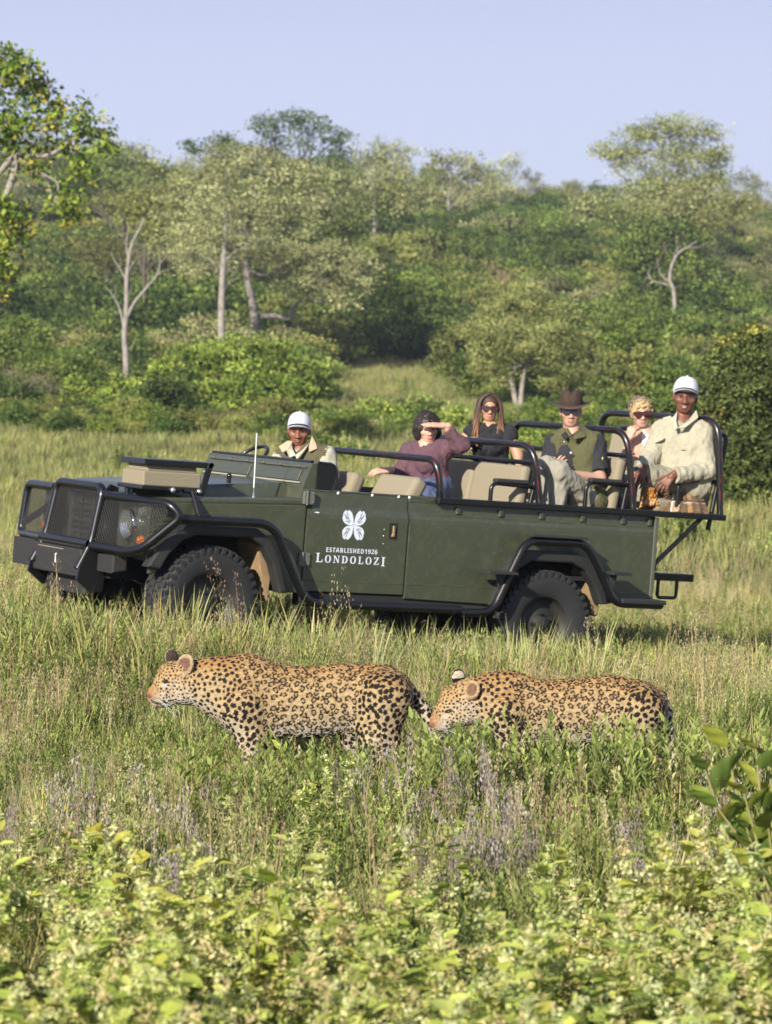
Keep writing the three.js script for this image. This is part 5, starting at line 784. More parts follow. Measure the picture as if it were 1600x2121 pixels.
// ---- passenger in the brown hat
{
  const p = person('person in a brown wide brimmed hat, green fleece vest and dark polo shirt', { d: 21.66, hip: [1205, 1035], head: [1183, 853], pitch: 2, yaw: -2, roll: -2, skin: [0.45, 0.26, 0.18], lip: [0.48, 0.21, 0.17], hs: 1.0, k: 1.02, glasses: true,
    neck: [1187, 904, 0], shA: [1150, 918, -0.02], shB: [1233, 917, 0.02], elA: [1137, 985, 0.02], elB: [1243, 992, 0.06], wrA: [1152, 980, 0.18], wrB: [1184, 981, 0.20], hipA: [1180, 1040, 0], hipB: [1226, 1040, 0.02], knA: [1134, 968, 0.26], knB: [1158, 978, 0.30], anA: [1126, 1085, 0.28], anB: [1152, 1095, 0.30], handA: { to: [1160, 962, 0.25], n: [0.0, 0.5, 0.85], s: -1, curl: [0.5] }, handB: { to: [1160, 964, 0.26], n: [0.25, 0.55, 0.8], s: 1, curl: [0.35, 0.4, 0.45, 0.5] },
    trousers: [0.27, 0.25, 0.20], shirt: [0.020, 0.021, 0.027], sleeve: 0.78, loose: 0.024, shirtE: 0.014, vneck: 0.035, vest: { color: [0.080, 0.078, 0.030], w: 0.095, w2: 0.10, off: -0.085, open: -0.02 }, hem: -0.06 });
  glasses(p, { w: 0.034, h: 0.016, cat: 0.7 });
  p.patch('vest_collar', [[1203, 877, 0.03], [1214, 890, 0.03], [1211, 906, 0.10], [1190, 911, 0.16], [1185, 908, 0.16], [1197, 890, 0.11]], [0.105, 0.10, 0.042], 0.012);
  p.patch('collar', [[1172, 894, 0.06], [1163, 902, 0.10], [1173, 911, 0.13], [1177, 906, 0.12]], [0.016, 0.017, 0.022]); p.patch('collar', [[1200, 890, 0.06], [1196, 900, 0.11], [1178, 907, 0.13], [1186, 901, 0.11]], [0.016, 0.017, 0.022]);
  p.patch('badge', [[1244, 948, 0.095], [1249, 946, 0.095], [1250, 955, 0.09], [1245, 957, 0.09]], [0.72, 0.50, 0.02], 0.012);
  mesh('button', paint(new THREE.SphereGeometry(0.009, 8, 6).translate(...p.J([1183, 938, 0.152]).toArray()), () => [0.7, 0.7, 0.68]), CLOTH, p.t);
  mesh('button', paint(new THREE.SphereGeometry(0.006, 8, 6).translate(...p.J([1169, 915, 0.125]).toArray()), () => [0.5, 0.5, 0.5]), CLOTH, p.t);
  const wv = p.J([1184, 978, 0.236]), wt = new THREE.Group(); wt.name = 'wristwatch'; p.t.add(wt);
  const aim = new THREE.Matrix4().makeTranslation(wv.x, wv.y, wv.z);
  mesh('dial', join([new THREE.CylinderGeometry(0.019, 0.019, 0.010, 24).rotateX(1.2)]).applyMatrix4(aim), M.chrome, wt); mesh('face', new THREE.CylinderGeometry(0.015, 0.015, 0.002, 24).translate(0, 0.006, 0).rotateX(1.2).applyMatrix4(aim), std([0.10, 0.14, 0.26], 0.3), wt);
  mesh('strap', new THREE.TorusGeometry(0.034, 0.009, 8, 24).scale(1, 1, 1.3).rotateY(1.35).rotateZ(-0.35).translate(...p.J([1184, 981, 0.20]).toArray()), M.rubber, wt);
  hairMesh(p, scalp(0.003, -0.02), () => [0.12, 0.08, 0.05]);
  // the hat
  const hat = new THREE.Group(); hat.name = 'hat'; p.t.add(hat);
  const felt = (x, y, z) => { const v = 0.85 + 0.35 * n3(x * 28, y * 28, z * 28); return [0.050 * v, 0.028 * v, 0.018 * v]; };
  const prof = [[0.092, 0], [0.0915, 0.03], [0.088, 0.06], [0.081, 0.085], [0.070, 0.10], [0.045, 0.106], [0.0, 0.104]].map(([a, b]) => new THREE.Vector2(a, b));
  const cr = new THREE.LatheGeometry(prof, 48); { const a = cr.attributes.position; for (let i = 0; i < a.count; i++) { const x = a.getX(i), y = a.getY(i), z = a.getZ(i), t = sstep(0.05, 0.105, y); a.setXYZ(i, x * (0.95 - 0.12 * t * sstep(0, 0.08, z)), y - t * 0.022 * Math.exp(-((x / 0.022) ** 2)) + 0.004 * t * (z > 0 ? 1 : 0), z * 1.16); } cr.deleteAttribute('uv'); cr.computeVertexNormals(); }
  const place = (g) => g.rotateX(0.08).translate(0, 0.058, -0.010).applyMatrix4(p.hm);
  mesh('crown', place(paint(cr, felt)), CLOTH, hat);
  const bp = [], bi = [], nu = 64, nv = 8; for (const s of [1, -1]) for (let i = 0; i <= nv; i++) for (let q = 0; q <= nu; q++) { const a = q / nu * Math.PI * 2, f = i / nv, r = 0.086 + 0.080 * f, cs = Math.cos(a), sn = Math.sin(a); bp.push(sn * r * 0.99, 0.002 + 0.030 * f * f * sn * sn * 0.9 - 0.020 * f * f * cs * cs - 0.006 * f + s * 0.002 + 0.014 * f * f * Math.sin(a * 1 + 0.5), cs * r * 1.10); }
  const hf = (nv + 1) * (nu + 1); for (let s = 0; s < 2; s++) for (let i = 0; i < nv; i++) for (let q = 0; q < nu; q++) { const a = s * hf + i * (nu + 1) + q, b = a + nu + 1; s ? bi.push(a, a + 1, b, b, a + 1, b + 1) : bi.push(a, b, a + 1, b, b + 1, a + 1); } for (let q = 0; q < nu; q++) { const a = nv * (nu + 1) + q, b = hf + a; bi.push(a, b, a + 1, b, b + 1, a + 1); }
  const bg = new THREE.BufferGeometry(); bg.setAttribute('position', new THREE.Float32BufferAttribute(bp, 3)); bg.setIndex(bi); bg.computeVertexNormals();
  mesh('brim', place(paint(bg, (x, y, z) => { const c = felt(x, y, z), k = Math.hypot(x, z) > 0.14 ? 1.7 : 1; return [c[0] * k, c[1] * k, c[2] * k]; })), CLOTH, hat);
  mesh('hat_band', place(paint(new THREE.CylinderGeometry(0.0925, 0.0935, 0.02, 40, 1, true).scale(0.96, 1, 1.165).translate(0, 0.014, 0), () => [0.03, 0.02, 0.015])), CLOTH, hat);
}
// ---- blonde passenger
{
  const p = person('person with short curly blonde hair, sunglasses and a white vest top resting chin on fist', { d: 22.72, hip: [1338, 988], head: [1328, 856], pitch: 4, yaw: 4, roll: 4, skin: [0.50, 0.305, 0.22], lip: [0.55, 0.22, 0.19], hs: 0.97, k: 0.86, bust: true, glasses: true, waist: 0.075,
    neck: [1338, 901, -0.02], shA: [1314, 916, 0], shB: [1362, 909, 0], elA: [1294, 952, 0.13], elB: [1326, 950, 0.13], wrA: [1302, 908, 0.15], wrB: [1292, 958, 0.2], hipA: [1322, 988, 0], hipB: [1356, 988, 0], knA: [1296, 992, 0.34], knB: [1318, 995, 0.36], anA: [1288, 1075, 0.36], anB: [1310, 1080, 0.38], handA: { to: [1312, 884, 0.145], n: [-0.55, 0.25, 0.75], s: 1, curl: [1.0, 1.05, 1.1, 1.1], thumb: [0.7, 0.4, -0.5] }, handB: { n: [0.2, 0.8, 0.5], s: 1, curl: [0.5] },
    trousers: [0.30, 0.28, 0.225], shirt: [0.80, 0.80, 0.82], sleeve: -1, strap: 0.6, vneck: 0.09, neckDrop: -0.005, shirtE: 0.010, hem: -0.03, folds: 0.004 });
  glasses(p, { w: 0.037, h: 0.025, cat: 0.95, lens: phys([0.045, 0.005, 0.008], 0.07, { clearcoat: 1, clearcoatRoughness: 0.03 }) });
  const s0 = scalp(0.014, -0.035);
  const base = net((x, y, z) => s0(x, y, z) + 0.006 * n3(x * 50, y * 50, z * 50), V(-0.13, -0.08, -0.15), V(0.13, 0.16, 0.14), 0.0055);
  const R = rng(8), curls = [], bc = (x, y, z) => { const k = sstep(-0.02, 0.07, z + 0.3 * (0.05 - y)), v = 0.75 + 0.5 * n3(x * 90, y * 90, z * 90), c = mixc([0.22, 0.165, 0.12], [0.62, 0.44, 0.22], k); return [c[0] * v, c[1] * v, c[2] * v]; };
  for (let i = 0; i < 130; i++) { const th = R() * 6.28, ph = Math.acos(1 - 1.15 * R()), x = 0.090 * Math.sin(ph) * Math.cos(th), y = 0.030 + 0.105 * Math.cos(ph), z = -0.02 + 0.110 * Math.sin(ph) * Math.sin(th); if (z > 0.03 && y < 0.055) continue; curls.push(paint(new THREE.TorusGeometry(0.010 + 0.006 * R(), 0.0042, 6, 12, 4.6).rotateX(R() * 3).rotateY(R() * 6).translate(x, y, z), bc)); }
  mesh('hair', joinC([paint(base, bc), ...curls]).applyMatrix4(p.hm), HAIR, p.t);
}
// ---- tracker on the last row
{
  const K = [0.36, 0.335, 0.245];
  const p = person('person in a white cap and khaki long sleeved shirt on the rearmost seat', { d: 22.1, hip: [1416, 1012], head: [1420, 822], pitch: 1, yaw: -6, roll: -5, skin: [0.155, 0.060, 0.035], nose: 1.3, lips: 1.35, lip: [0.17, 0.07, 0.06], hs: 1.13, k: 1.12, teeth: true,
    neck: [1412, 880, 0], shA: [1372, 893, -0.04], shB: [1455, 898, 0.04], elA: [1346, 950, 0.06], elB: [1463, 976, 0.13], wrA: [1332, 975, 0.24], wrB: [1392, 986, 0.33], hipA: [1396, 1005, 0], hipB: [1440, 1008, 0.04], knA: [1332, 974, 0.12], knB: [1342, 986, 0.18], anA: [1312, 1075, 0.12], anB: [1318, 1088, 0.17], handA: { n: [0.2, 0.8, 0.5], s: -1, curl: [0.5] }, handB: { to: [1368, 1012, 0.35], n: [-0.15, 0.5, 0.85], s: 1, curl: [0.25, 0.3, 0.35, 0.4], spread: 0.18 },
    trousers: [0.25, 0.23, 0.165], shirt: K, sleeve: 1.92, shirtE: 0.020, vneck: 0.055, hem: -0.02, folds: 0.007 });
  capHat(p);
  p.patch('collar', [[1404, 853, 0.04], [1394, 868, 0.08], [1399, 893, 0.15], [1405, 886, 0.15], [1402, 872, 0.12]], [0.39, 0.365, 0.27], 0.008); p.patch('collar', [[1442, 850, 0.05], [1446, 866, 0.09], [1420, 886, 0.17], [1402, 888, 0.16], [1424, 872, 0.14]], [0.39, 0.365, 0.27], 0.008);
  p.patch('pocket_flap', [[1356, 910, 0.092], [1376, 903, 0.118], [1374, 911, 0.122], [1357, 918, 0.096]], [0.37, 0.345, 0.255], 0.005); p.patch('pocket_flap', [[1408, 922, 0.138], [1430, 926, 0.136], [1428, 934, 0.136], [1410, 931, 0.138]], [0.37, 0.345, 0.255], 0.005);
  p.patch('epaulette', [[1374, 866, 0.0], [1390, 862, 0.03], [1392, 866, 0.04], [1375, 871, 0.02]], [0.37, 0.345, 0.255], 0.006);
  hairMesh(p, scalp(0.002, -0.02), () => [0.01, 0.008, 0.007]);
}
// ---- blankets on the last row
{
  const loc = (px, py, d) => at(px, py, d);
  const plaid = (base, stripes) => noiseTexture(256, 256, (u, v) => { let c = base; for (const [ax, p, w, col] of stripes) { const q = ax ? v : u; if (Math.abs(q - p) < w) c = mixc(c, col, 0.75); } const n = 0.9 + 0.2 * ((Math.sin(u * 1400) * Math.sin(v * 1400)) * 0.5); return [c[0] * n, c[1] * n, c[2] * n]; }, true);
  const drape = (name, label, cat, corners, tex, seed, th = 0.02) => {       // corners px,py,d ; bulging folded cloth
    const c0 = loc(...corners[0]), t = thing(name, label, cat, c0), n = 26, pos = [], uv = [], idx = [], C = corners.map((q) => loc(...q).sub(c0));
    for (const s of [1, -1]) for (let i = 0; i <= n; i++) for (let q = 0; q <= n; q++) { const a = i / n, b = q / n, p = C[0].clone().lerp(C[1], a).lerp(C[3].clone().lerp(C[2], a), b), e = Math.min(1, 8 * Math.min(a, b, 1 - a, 1 - b)); p.z += 0.05 * Math.sin(Math.PI * a) * (1 - b) + 0.014 * n2(a * 5 + seed, b * 4) + 0.010 * n2(a * 13, b * 9 + seed) + (s > 0 ? th * e : 0); p.y += 0.012 * n2(a * 6 + 4, b * 3 + seed) * e; pos.push(p.x, p.y, p.z); uv.push(a, 1 - b); }
    const h = (n + 1) * (n + 1); for (let s = 0; s < 2; s++) for (let i = 0; i < n; i++) for (let q = 0; q < n; q++) { const a = s * h + i * (n + 1) + q, b = a + n + 1; s ? idx.push(a, b, a + 1, b, b + 1, a + 1) : idx.push(a, a + 1, b, b, a + 1, b + 1); }
    const g = new THREE.BufferGeometry(); g.setAttribute('position', new THREE.Float32BufferAttribute(pos, 3)); g.setAttribute('uv', new THREE.Float32BufferAttribute(uv, 2)); g.setIndex(idx); g.computeVertexNormals();
    mesh('cloth', g, std([1, 1, 1], 0.95, { map: tex, side: THREE.DoubleSide }), t);
  };
  drape('blanket', 'brown plaid blanket folded over the rear seat beside the armrest', 'blanket', [[1378, 1014, 22.0], [1452, 1018, 22.05], [1470, 1066, 21.85], [1366, 1060, 21.8]], plaid([0.42, 0.33, 0.24], [[0, 0.30, 0.09, [0.78, 0.70, 0.56]], [0, 0.22, 0.015, [0.9, 0.88, 0.85]], [0, 0.62, 0.05, [0.70, 0.56, 0.38]], [1, 0.55, 0.035, [0.25, 0.2, 0.2]], [1, 0.48, 0.012, [0.85, 0.82, 0.8]], [0, 0.86, 0.03, [0.3, 0.23, 0.18]]]), 3);
  drape('blanket', 'mustard striped blanket end hanging under the hand of the rear passenger', 'blanket', [[1334, 1008, 21.85], [1358, 1010, 21.85], [1366, 1046, 21.8], [1321, 1054, 21.8]], plaid([0.72, 0.50, 0.22], [[1, 0.30, 0.03, [0.9, 0.85, 0.78]], [1, 0.22, 0.02, [0.9, 0.85, 0.78]], [0, 0.35, 0.03, [0.9, 0.84, 0.74]], [1, 0.12, 0.03, [0.8, 0.62, 0.32]]]), 9);
}
const GLOSSEYE = phys([1, 1, 1], 0.1, { vertexColors: true, clearcoat: 1 });
// ---------------------------------------------------------------- leopards
const FUR = phys([1, 1, 1], 0.75, { vertexColors: true, specularIntensity: 0.4 });
function leopard(label, o) {
  const d = o.d, s = d / F, foot = at(o.px, 1000, d); foot.y = groundY(foot.x, foot.z);
  const t = thing('leopard', label, 'leopard', foot), X = ([px, py], dz = 0) => at(px, py, d).sub(foot).add(V(0, 0, dz));
  const capz = (a, b, r0, r1, zs) => { const f = cap(V(a.x, a.y, a.z * zs), V(b.x, b.y, b.z * zs), r0, r1); return (x, y, z) => f(x, y, z * zs) * (zs > 1 ? 0.8 : 1); };
  const L = (pts, zs, dz = 0) => { const r = []; for (let i = 0; i < pts.length - 1; i++) r.push(capz(X(pts[i], pts[i][3] ?? dz), X(pts[i + 1], pts[i + 1][3] ?? dz), pts[i][2] * s, pts[i + 1][2] * s, zs)); return r; };
  const trunk = [...L(o.trunk, 1.55), ...L(o.neck, 1.25)], legs = o.legs.flatMap(([dz, pts]) => L(pts, 1.15, dz)), tail = L(o.tail, 1, 0);
  const head = o.head.flatMap((pts) => L(pts, pts[0][4] ?? 1.05, 0));
  const H = (px, py, z) => X([px, py], z), ears = o.ears.map((e) => ({ ...e, c: H(e.c[0], e.c[1], e.z) }));
  const earF = ears.map((e) => { const R = e.r * s, ax = V(Math.sin(rad(e.rot)), Math.cos(rad(e.rot)), 0), a = V(ax.y, -ax.x, 0), ny = rad(e.yaw), n = V(a.x * Math.cos(ny), a.y * Math.cos(ny), Math.sin(ny)), b = ax.clone().cross(n); const loc = (x, y, z) => { const q = V(x, y, z).sub(e.c); return [q.dot(b), q.dot(ax), q.dot(n)]; }; e.loc = loc; const o1 = ell(0, 0, 0, R, R * 1.12, R * 0.45), i1 = ell(0, R * 0.12, R * 0.42, R * 0.80, R * 0.92, R * 0.42); return (x, y, z) => { const q = loc(x, y, z); return smax(o1(...q), -i1(...q), 0.005); }; });
  const eye = o.eyes.map(([px, py, z]) => H(px, py, z));
  const fT = blend(trunk, 0.075), fL = blend(legs, 0.05), fH = blend(head, 0.025), fTail = blend(tail, 0.02);
  const f = (x, y, z) => { let v = smin(fT(x, y, z), fL(x, y, z), 0.055); v = smin(v, fTail(x, y, z), 0.03); v = smin(v, fH(x, y, z), 0.045); for (const e of earF) v = smin(v, e(x, y, z), 0.012); for (const e of eye) v = smax(v, -(Math.hypot(x - e.x, y - e.y, z - e.z) - 0.011), 0.006); return v + (Math.abs(v) < 0.03 ? 0.0016 * n3(x * 70, y * 90, z * 90) : 0); };
  const lo = V(1e9, 1e9, 1e9), hi = lo.clone().negate(); for (const p of [...o.trunk, ...o.neck, ...o.tail, ...o.legs.flatMap((q) => q[1]), ...o.head.flat()]) { const q = X(p), r = p[2] * s + 0.03; lo.min(V(q.x - r, q.y - r, 0)); hi.max(V(q.x + r, q.y + r, 0)); } lo.z = -0.27; hi.z = 0.27; hi.y += 0.08; lo.x -= 0.02;
  const g = net(f, lo, hi, 0.0038), P = g.attributes.position, N = g.attributes.normal, n = P.count, R = rng(o.seed);
  // places of the spots, thrown on the skin with a spacing that follows the part of the body
  const headX = X([o.headEnd, 1400]).x, neckX = X([o.neckEnd, 1400]).x, kind = (x, y, z) => { const fh = fH(x, y, z), fl = fL(x, y, z), ft = fTail(x, y, z), tt = fT(x, y, z); if (fh < 0.03 && x < headX) return 0; if (ft < 0.012 && tt > 0.02) return 4; if (tt > 0.03 && fl < 0.03) return 3; return x < neckX ? 1 : 2; };
  const space = [0.0155, 0.0245, 0.0325, 0.027, 0.027], seeds = [], cell = 0.05, grid = new Map(), key = (x, y, z) => Math.floor(x / cell) + ',' + Math.floor(y / cell) + ',' + Math.floor(z / cell);
  const near = (x, y, z, fn) => { const a = Math.floor(x / cell), b = Math.floor(y / cell), c = Math.floor(z / cell); for (let i = -1; i < 2; i++) for (let j = -1; j < 2; j++) for (let k = -1; k < 2; k++) { const l = grid.get((a + i) + ',' + (b + j) + ',' + (c + k)); if (l) for (const q of l) fn(q); } };
  for (let i = 0; i < 60000; i++) { const q = Math.floor(R() * n), x = P.getX(q), y = P.getY(q), z = P.getZ(q), k = kind(x, y, z), sp = space[k] * (k === 2 ? (0.86 + 0.14 * R()) : 0.9 + 0.2 * R()); let ok = true; near(x, y, z, (w) => { if ((w.x - x) ** 2 + (w.y - y) ** 2 + (w.z - z) ** 2 < Math.min(sp, w.sp) ** 2) ok = false; }); if (!ok) continue; const w = { x, y, z, k, sp, ph: R() * 6.28, e: 0.75 + 0.45 * R(), gap: R() }; const kk = key(x, y, z); if (!grid.has(kk)) grid.set(kk, []); grid.get(kk).push(w); }
  const black = [0.012, 0.008, 0.006], gold = [0.295, 0.18, 0.068], flank = [0.375, 0.272, 0.142], pale = [0.45, 0.385, 0.285], white = [0.55, 0.50, 0.43], nose = H(...o.nose, 0), mouth = o.mouth.map((m) => H(m[0], m[1], 0));
  const segD = (x, y, a, b) => { const dx = b.x - a.x, dy = b.y - a.y, t2 = clamp(((x - a.x) * dx + (y - a.y) * dy) / (dx * dx + dy * dy), 0, 1); return Math.hypot(x - a.x - dx * t2, y - a.y - dy * t2); };
  paint(g, (x, y, z, nx, ny) => {
    const k = kind(x, y, z), vary = 0.88 + 0.22 * n3(x * 30, y * 60, z * 30) + 0.10 * n3(x * 120, y * 160, z * 120);
    const up = ny, low = sstep(0.35, 0.18, y);
    let c = mixc(flank, gold, sstep(0.1, 0.75, up)); c = mixc(c, pale, sstep(-0.05, -0.5, up) * 0.7 + low * 0.35); c = mixc(c, white, sstep(-0.35, -0.8, up) + low * sstep(0.1, -0.4, up) * 0.6);
    if (k === 1 && up > 0) c = mixc(c, [0.29, 0.155, 0.052], sstep(0.15, 0.7, up) * 0.8);
    if (k === 4) c = mixc(c, white, 0.55);
    let face = 0;
    if (k === 0) {
      face = 1; const m = Math.hypot(x - nose.x, y - nose.y);
      c = mixc([0.39, 0.255, 0.115], gold, sstep(0.2, 0.9, up) * 0.6); c = mixc(c, white, sstep(0.1, -0.5, up) * 0.9);
      c = mixc(c, [0.30, 0.155, 0.065], sstep(0.075, 0.03, m) * sstep(-0.35, 0.3, up + (nx < -0.4 ? 0.5 : 0)) * 0.8);
    }
    let dark = 0, inner = 0;
    near(x, y, z, (w) => {
      const dx = x - w.x, dy = y - w.y, dz = z - w.z, r = Math.sqrt(dx * dx + dy * dy + dz * dz); if (r > 0.04) return;
      const a = Math.atan2(dy - dz * 0.5, dx), wob = 1 + 0.16 * Math.sin(2 * a + w.ph) + 0.10 * Math.sin(5 * a + w.ph * 2) + 0.12 * n3(x * 55, y * 55, z * 55);
      if (w.k === 2 && (low < 0.55)) { const Ro = w.sp * 0.54 * wob * (0.9 + 0.15 * w.e), Ri = Ro * 0.43, gap = Math.sin(3 * a + w.ph * 3) + Math.sin(a * 2 + w.ph) * 0.7 + (w.gap - 0.5); const ring = sstep(Ro, Ro - 0.004, r) * sstep(Ri - 0.003, Ri + 0.002, r) * sstep(-1.35, -1.1, gap); dark = Math.max(dark, ring); inner = Math.max(inner, sstep(Ri + 0.002, Ri - 0.003, r)); }
      else { const Rs = w.sp * (w.k === 0 ? 0.36 : w.k === 1 ? 0.40 : 0.50) * w.e * wob; dark = Math.max(dark, sstep(Rs + 0.002, Rs - 0.002, r)); }
    });
    if (face) { const m = Math.hypot(x - nose.x, y - nose.y); dark *= sstep(0.035, 0.075, m); }
    c = mixc(c, [0.25, 0.115, 0.035], inner * 0.5); c = mixc(c, black, dark);
    if (face) {
      if (Math.hypot(x - nose.x, (y - nose.y) * 1.2) < 0.013) c = [0.20, 0.075, 0.06];
      for (let i = 0; i < mouth.length - 1; i++) c = mixc(c, black, sstep(0.0055, 0.002, segD(x, y, mouth[i], mouth[i + 1])) * 0.9);
      // rows of whisker marks on the lip
      const v = (y - nose.y) + 0.35 * (x - nose.x); if (x - nose.x > 0.012 && x - nose.x < 0.075 && v < 0.012 && v > -0.03 && Math.abs(((v + 1) / 0.0098) % 1 - 0.5) < 0.17) c = mixc(c, black, 0.75);
      for (const e of eye) { const dd = Math.hypot(x - e.x, y - e.y, z - e.z), l = Math.hypot((x - e.x) / 1.9, y - e.y - 0.25 * (x - e.x)); if (l < 0.0105 && dd < 0.032) c = mixc(c, black, 0.92); else if (Math.hypot((x - e.x + 0.012) / 1.2, y - e.y + 0.022) < 0.012 && dd < 0.04) c = mixc(c, white, 0.75); }
    }
    earF.forEach((e, i) => { if (e(x, y, z) < 0.003) { const E = ears[i], q = E.loc(x, y, z), rr = E.r * s, rim = Math.hypot(q[0], q[1]) / rr; c = q[2] > -rr * 0.12 ? mixc(E.inside, [0.40, 0.28, 0.16], sstep(0.55, 0.9, rim)) : E.back === 'white' ? (q[1] > -rr * 0.1 && rim < 0.86 ? [0.42, 0.36, 0.28] : black) : E.back === 'tan' ? mixc([0.55, 0.36, 0.17], black, sstep(0.1, -0.6, q[1] / rr) * 0.4) : [0.05, 0.035, 0.028]; } });
    return [c[0] * vary, c[1] * vary, c[2] * vary];
  });
  mesh('body', g, FUR, t);
  for (const e of eye) mesh('eye', paint(new THREE.SphereGeometry(0.012, 14, 10), (x, y, z) => Math.hypot(x * 0.9, y) < 0.0042 ? [0.01, 0.01, 0.008] : [0.42, 0.30, 0.06]).translate(e.x, e.y, e.z), GLOSSEYE, t);
  const wh = []; for (let i = 0; i < 7; i++) { const a = H(o.whisk[0] + (R() - 0.5) * 12, o.whisk[1] + (R() - 0.5) * 9, 0.04), b = a.clone().add(V(0.05 + 0.06 * R(), -0.035 - 0.05 * R(), 0.05 + 0.05 * R())); wh.push(limbPath([a, a.clone().lerp(b, 0.5).add(V(0, 0.008, 0)), b], 0.0004, 0.0003, 4)); }
  mesh('whiskers', join(wh), std([0.85, 0.84, 0.8], 0.5), t);
  return t;
}
leopard('larger leopard walking in front with its head stretched forward', { d: 14.3, px: 600, seed: 41, headEnd: 405, neckEnd: 500,
  trunk: [[510, 1447, 74], [580, 1454, 67], [655, 1455, 65], [720, 1445, 61], [785, 1441, 66]],
  neck: [[522, 1396, 31], [498, 1420, 54], [445, 1419, 48], [405, 1410, 39]],
  head: [[[376, 1406, 36, 0, 0.98], [360, 1408, 33]], [[356, 1400, 30, 0, 1.0], [340, 1428, 24], [325, 1441, 17.5]], [[378, 1432, 27, 0, 0.85], [350, 1440, 20]], [[326, 1455, 11, 0, 1.0], [350, 1452, 12]], [[318, 1434, 9, 0, 1.0], [314, 1442, 7]]],
  nose: [310, 1441], mouth: [[314, 1449], [326, 1456], [345, 1453], [358, 1448]], eyes: [[347, 1408, 0.050], [341, 1406, -0.052]], whisk: [335, 1450],
  ears: [{ c: [386, 1375], z: 0.070, r: 21, rot: 22, yaw: 125, inside: [0.15, 0.08, 0.055], back: 'black' }, { c: [354, 1364], z: -0.07, r: 15, rot: -12, yaw: -112, inside: [0.1, 0.07, 0.05], back: 'black' }],
  legs: [[0.075, [[505, 1465, 48], [528, 1535, 27], [512, 1592, 17], [505, 1618, 15], [488, 1624, 13]]], [-0.075, [[500, 1470, 44], [545, 1540, 25], [572, 1592, 16], [568, 1618, 14], [552, 1624, 13]]], [0.085, [[798, 1446, 57], [782, 1525, 38], [836, 1574, 18], [822, 1612, 14], [802, 1624, 13]]], [-0.085, [[790, 1452, 58], [742, 1530, 33], [788, 1582, 17], [770, 1616, 14], [752, 1624, 13]]]],
  tail: [[832, 1418, 17], [856, 1442, 14], [880, 1472, 12.5], [897, 1502, 12], [912, 1535, 11], [932, 1560, 10]] });
leopard('smaller leopard following behind with its lowered head at the tail of the first', { d: 14.12, px: 1150, seed: 42, headEnd: 992, neckEnd: 1065,
  trunk: [[1055, 1466, 62], [1120, 1476, 59], [1195, 1475, 60], [1260, 1466, 59], [1318, 1467, 57]],
  neck: [[1060, 1423, 26], [1040, 1450, 43], [1008, 1446, 38], [988, 1444, 34]],
  head: [[[962, 1446, 35, 0, 0.98], [946, 1452, 32]], [[940, 1448, 29, 0, 1.0], [924, 1480, 24], [910, 1497, 17.5]], [[958, 1478, 27, 0, 0.85], [932, 1492, 20]], [[912, 1510, 10, 0, 1.0], [934, 1505, 12]], [[902, 1492, 9, 0, 1.0], [899, 1503, 7]]],
  nose: [896, 1502], mouth: [[900, 1510], [911, 1514], [930, 1508], [944, 1502]], eyes: [[929, 1470, 0.050], [923, 1468, -0.052]], whisk: [922, 1508],
  ears: [{ c: [978, 1425], z: 0.098, r: 18, rot: 14, yaw: 128, inside: [0.16, 0.09, 0.05], back: 'tan' }, { c: [950, 1405], z: -0.066, r: 16, rot: -6, yaw: -104, inside: [0.1, 0.07, 0.05], back: 'white' }],
  legs: [[0.07, [[1045, 1480, 42], [1062, 1547, 24], [1044, 1596, 16], [1040, 1625, 14], [1022, 1633, 13]]], [-0.07, [[1040, 1480, 40], [1085, 1551, 23], [1105, 1600, 15], [1100, 1626, 14], [1084, 1633, 12]]], [0.08, [[1325, 1470, 52], [1305, 1547, 33], [1358, 1590, 17], [1346, 1622, 14], [1326, 1633, 12]]], [-0.08, [[1318, 1474, 52], [1270, 1547, 30], [1312, 1596, 16], [1296, 1625, 14], [1278, 1633, 12]]]],
  tail: [[1366, 1446, 16], [1379, 1478, 13], [1383, 1512, 12], [1386, 1545, 11], [1400, 1575, 10]] });
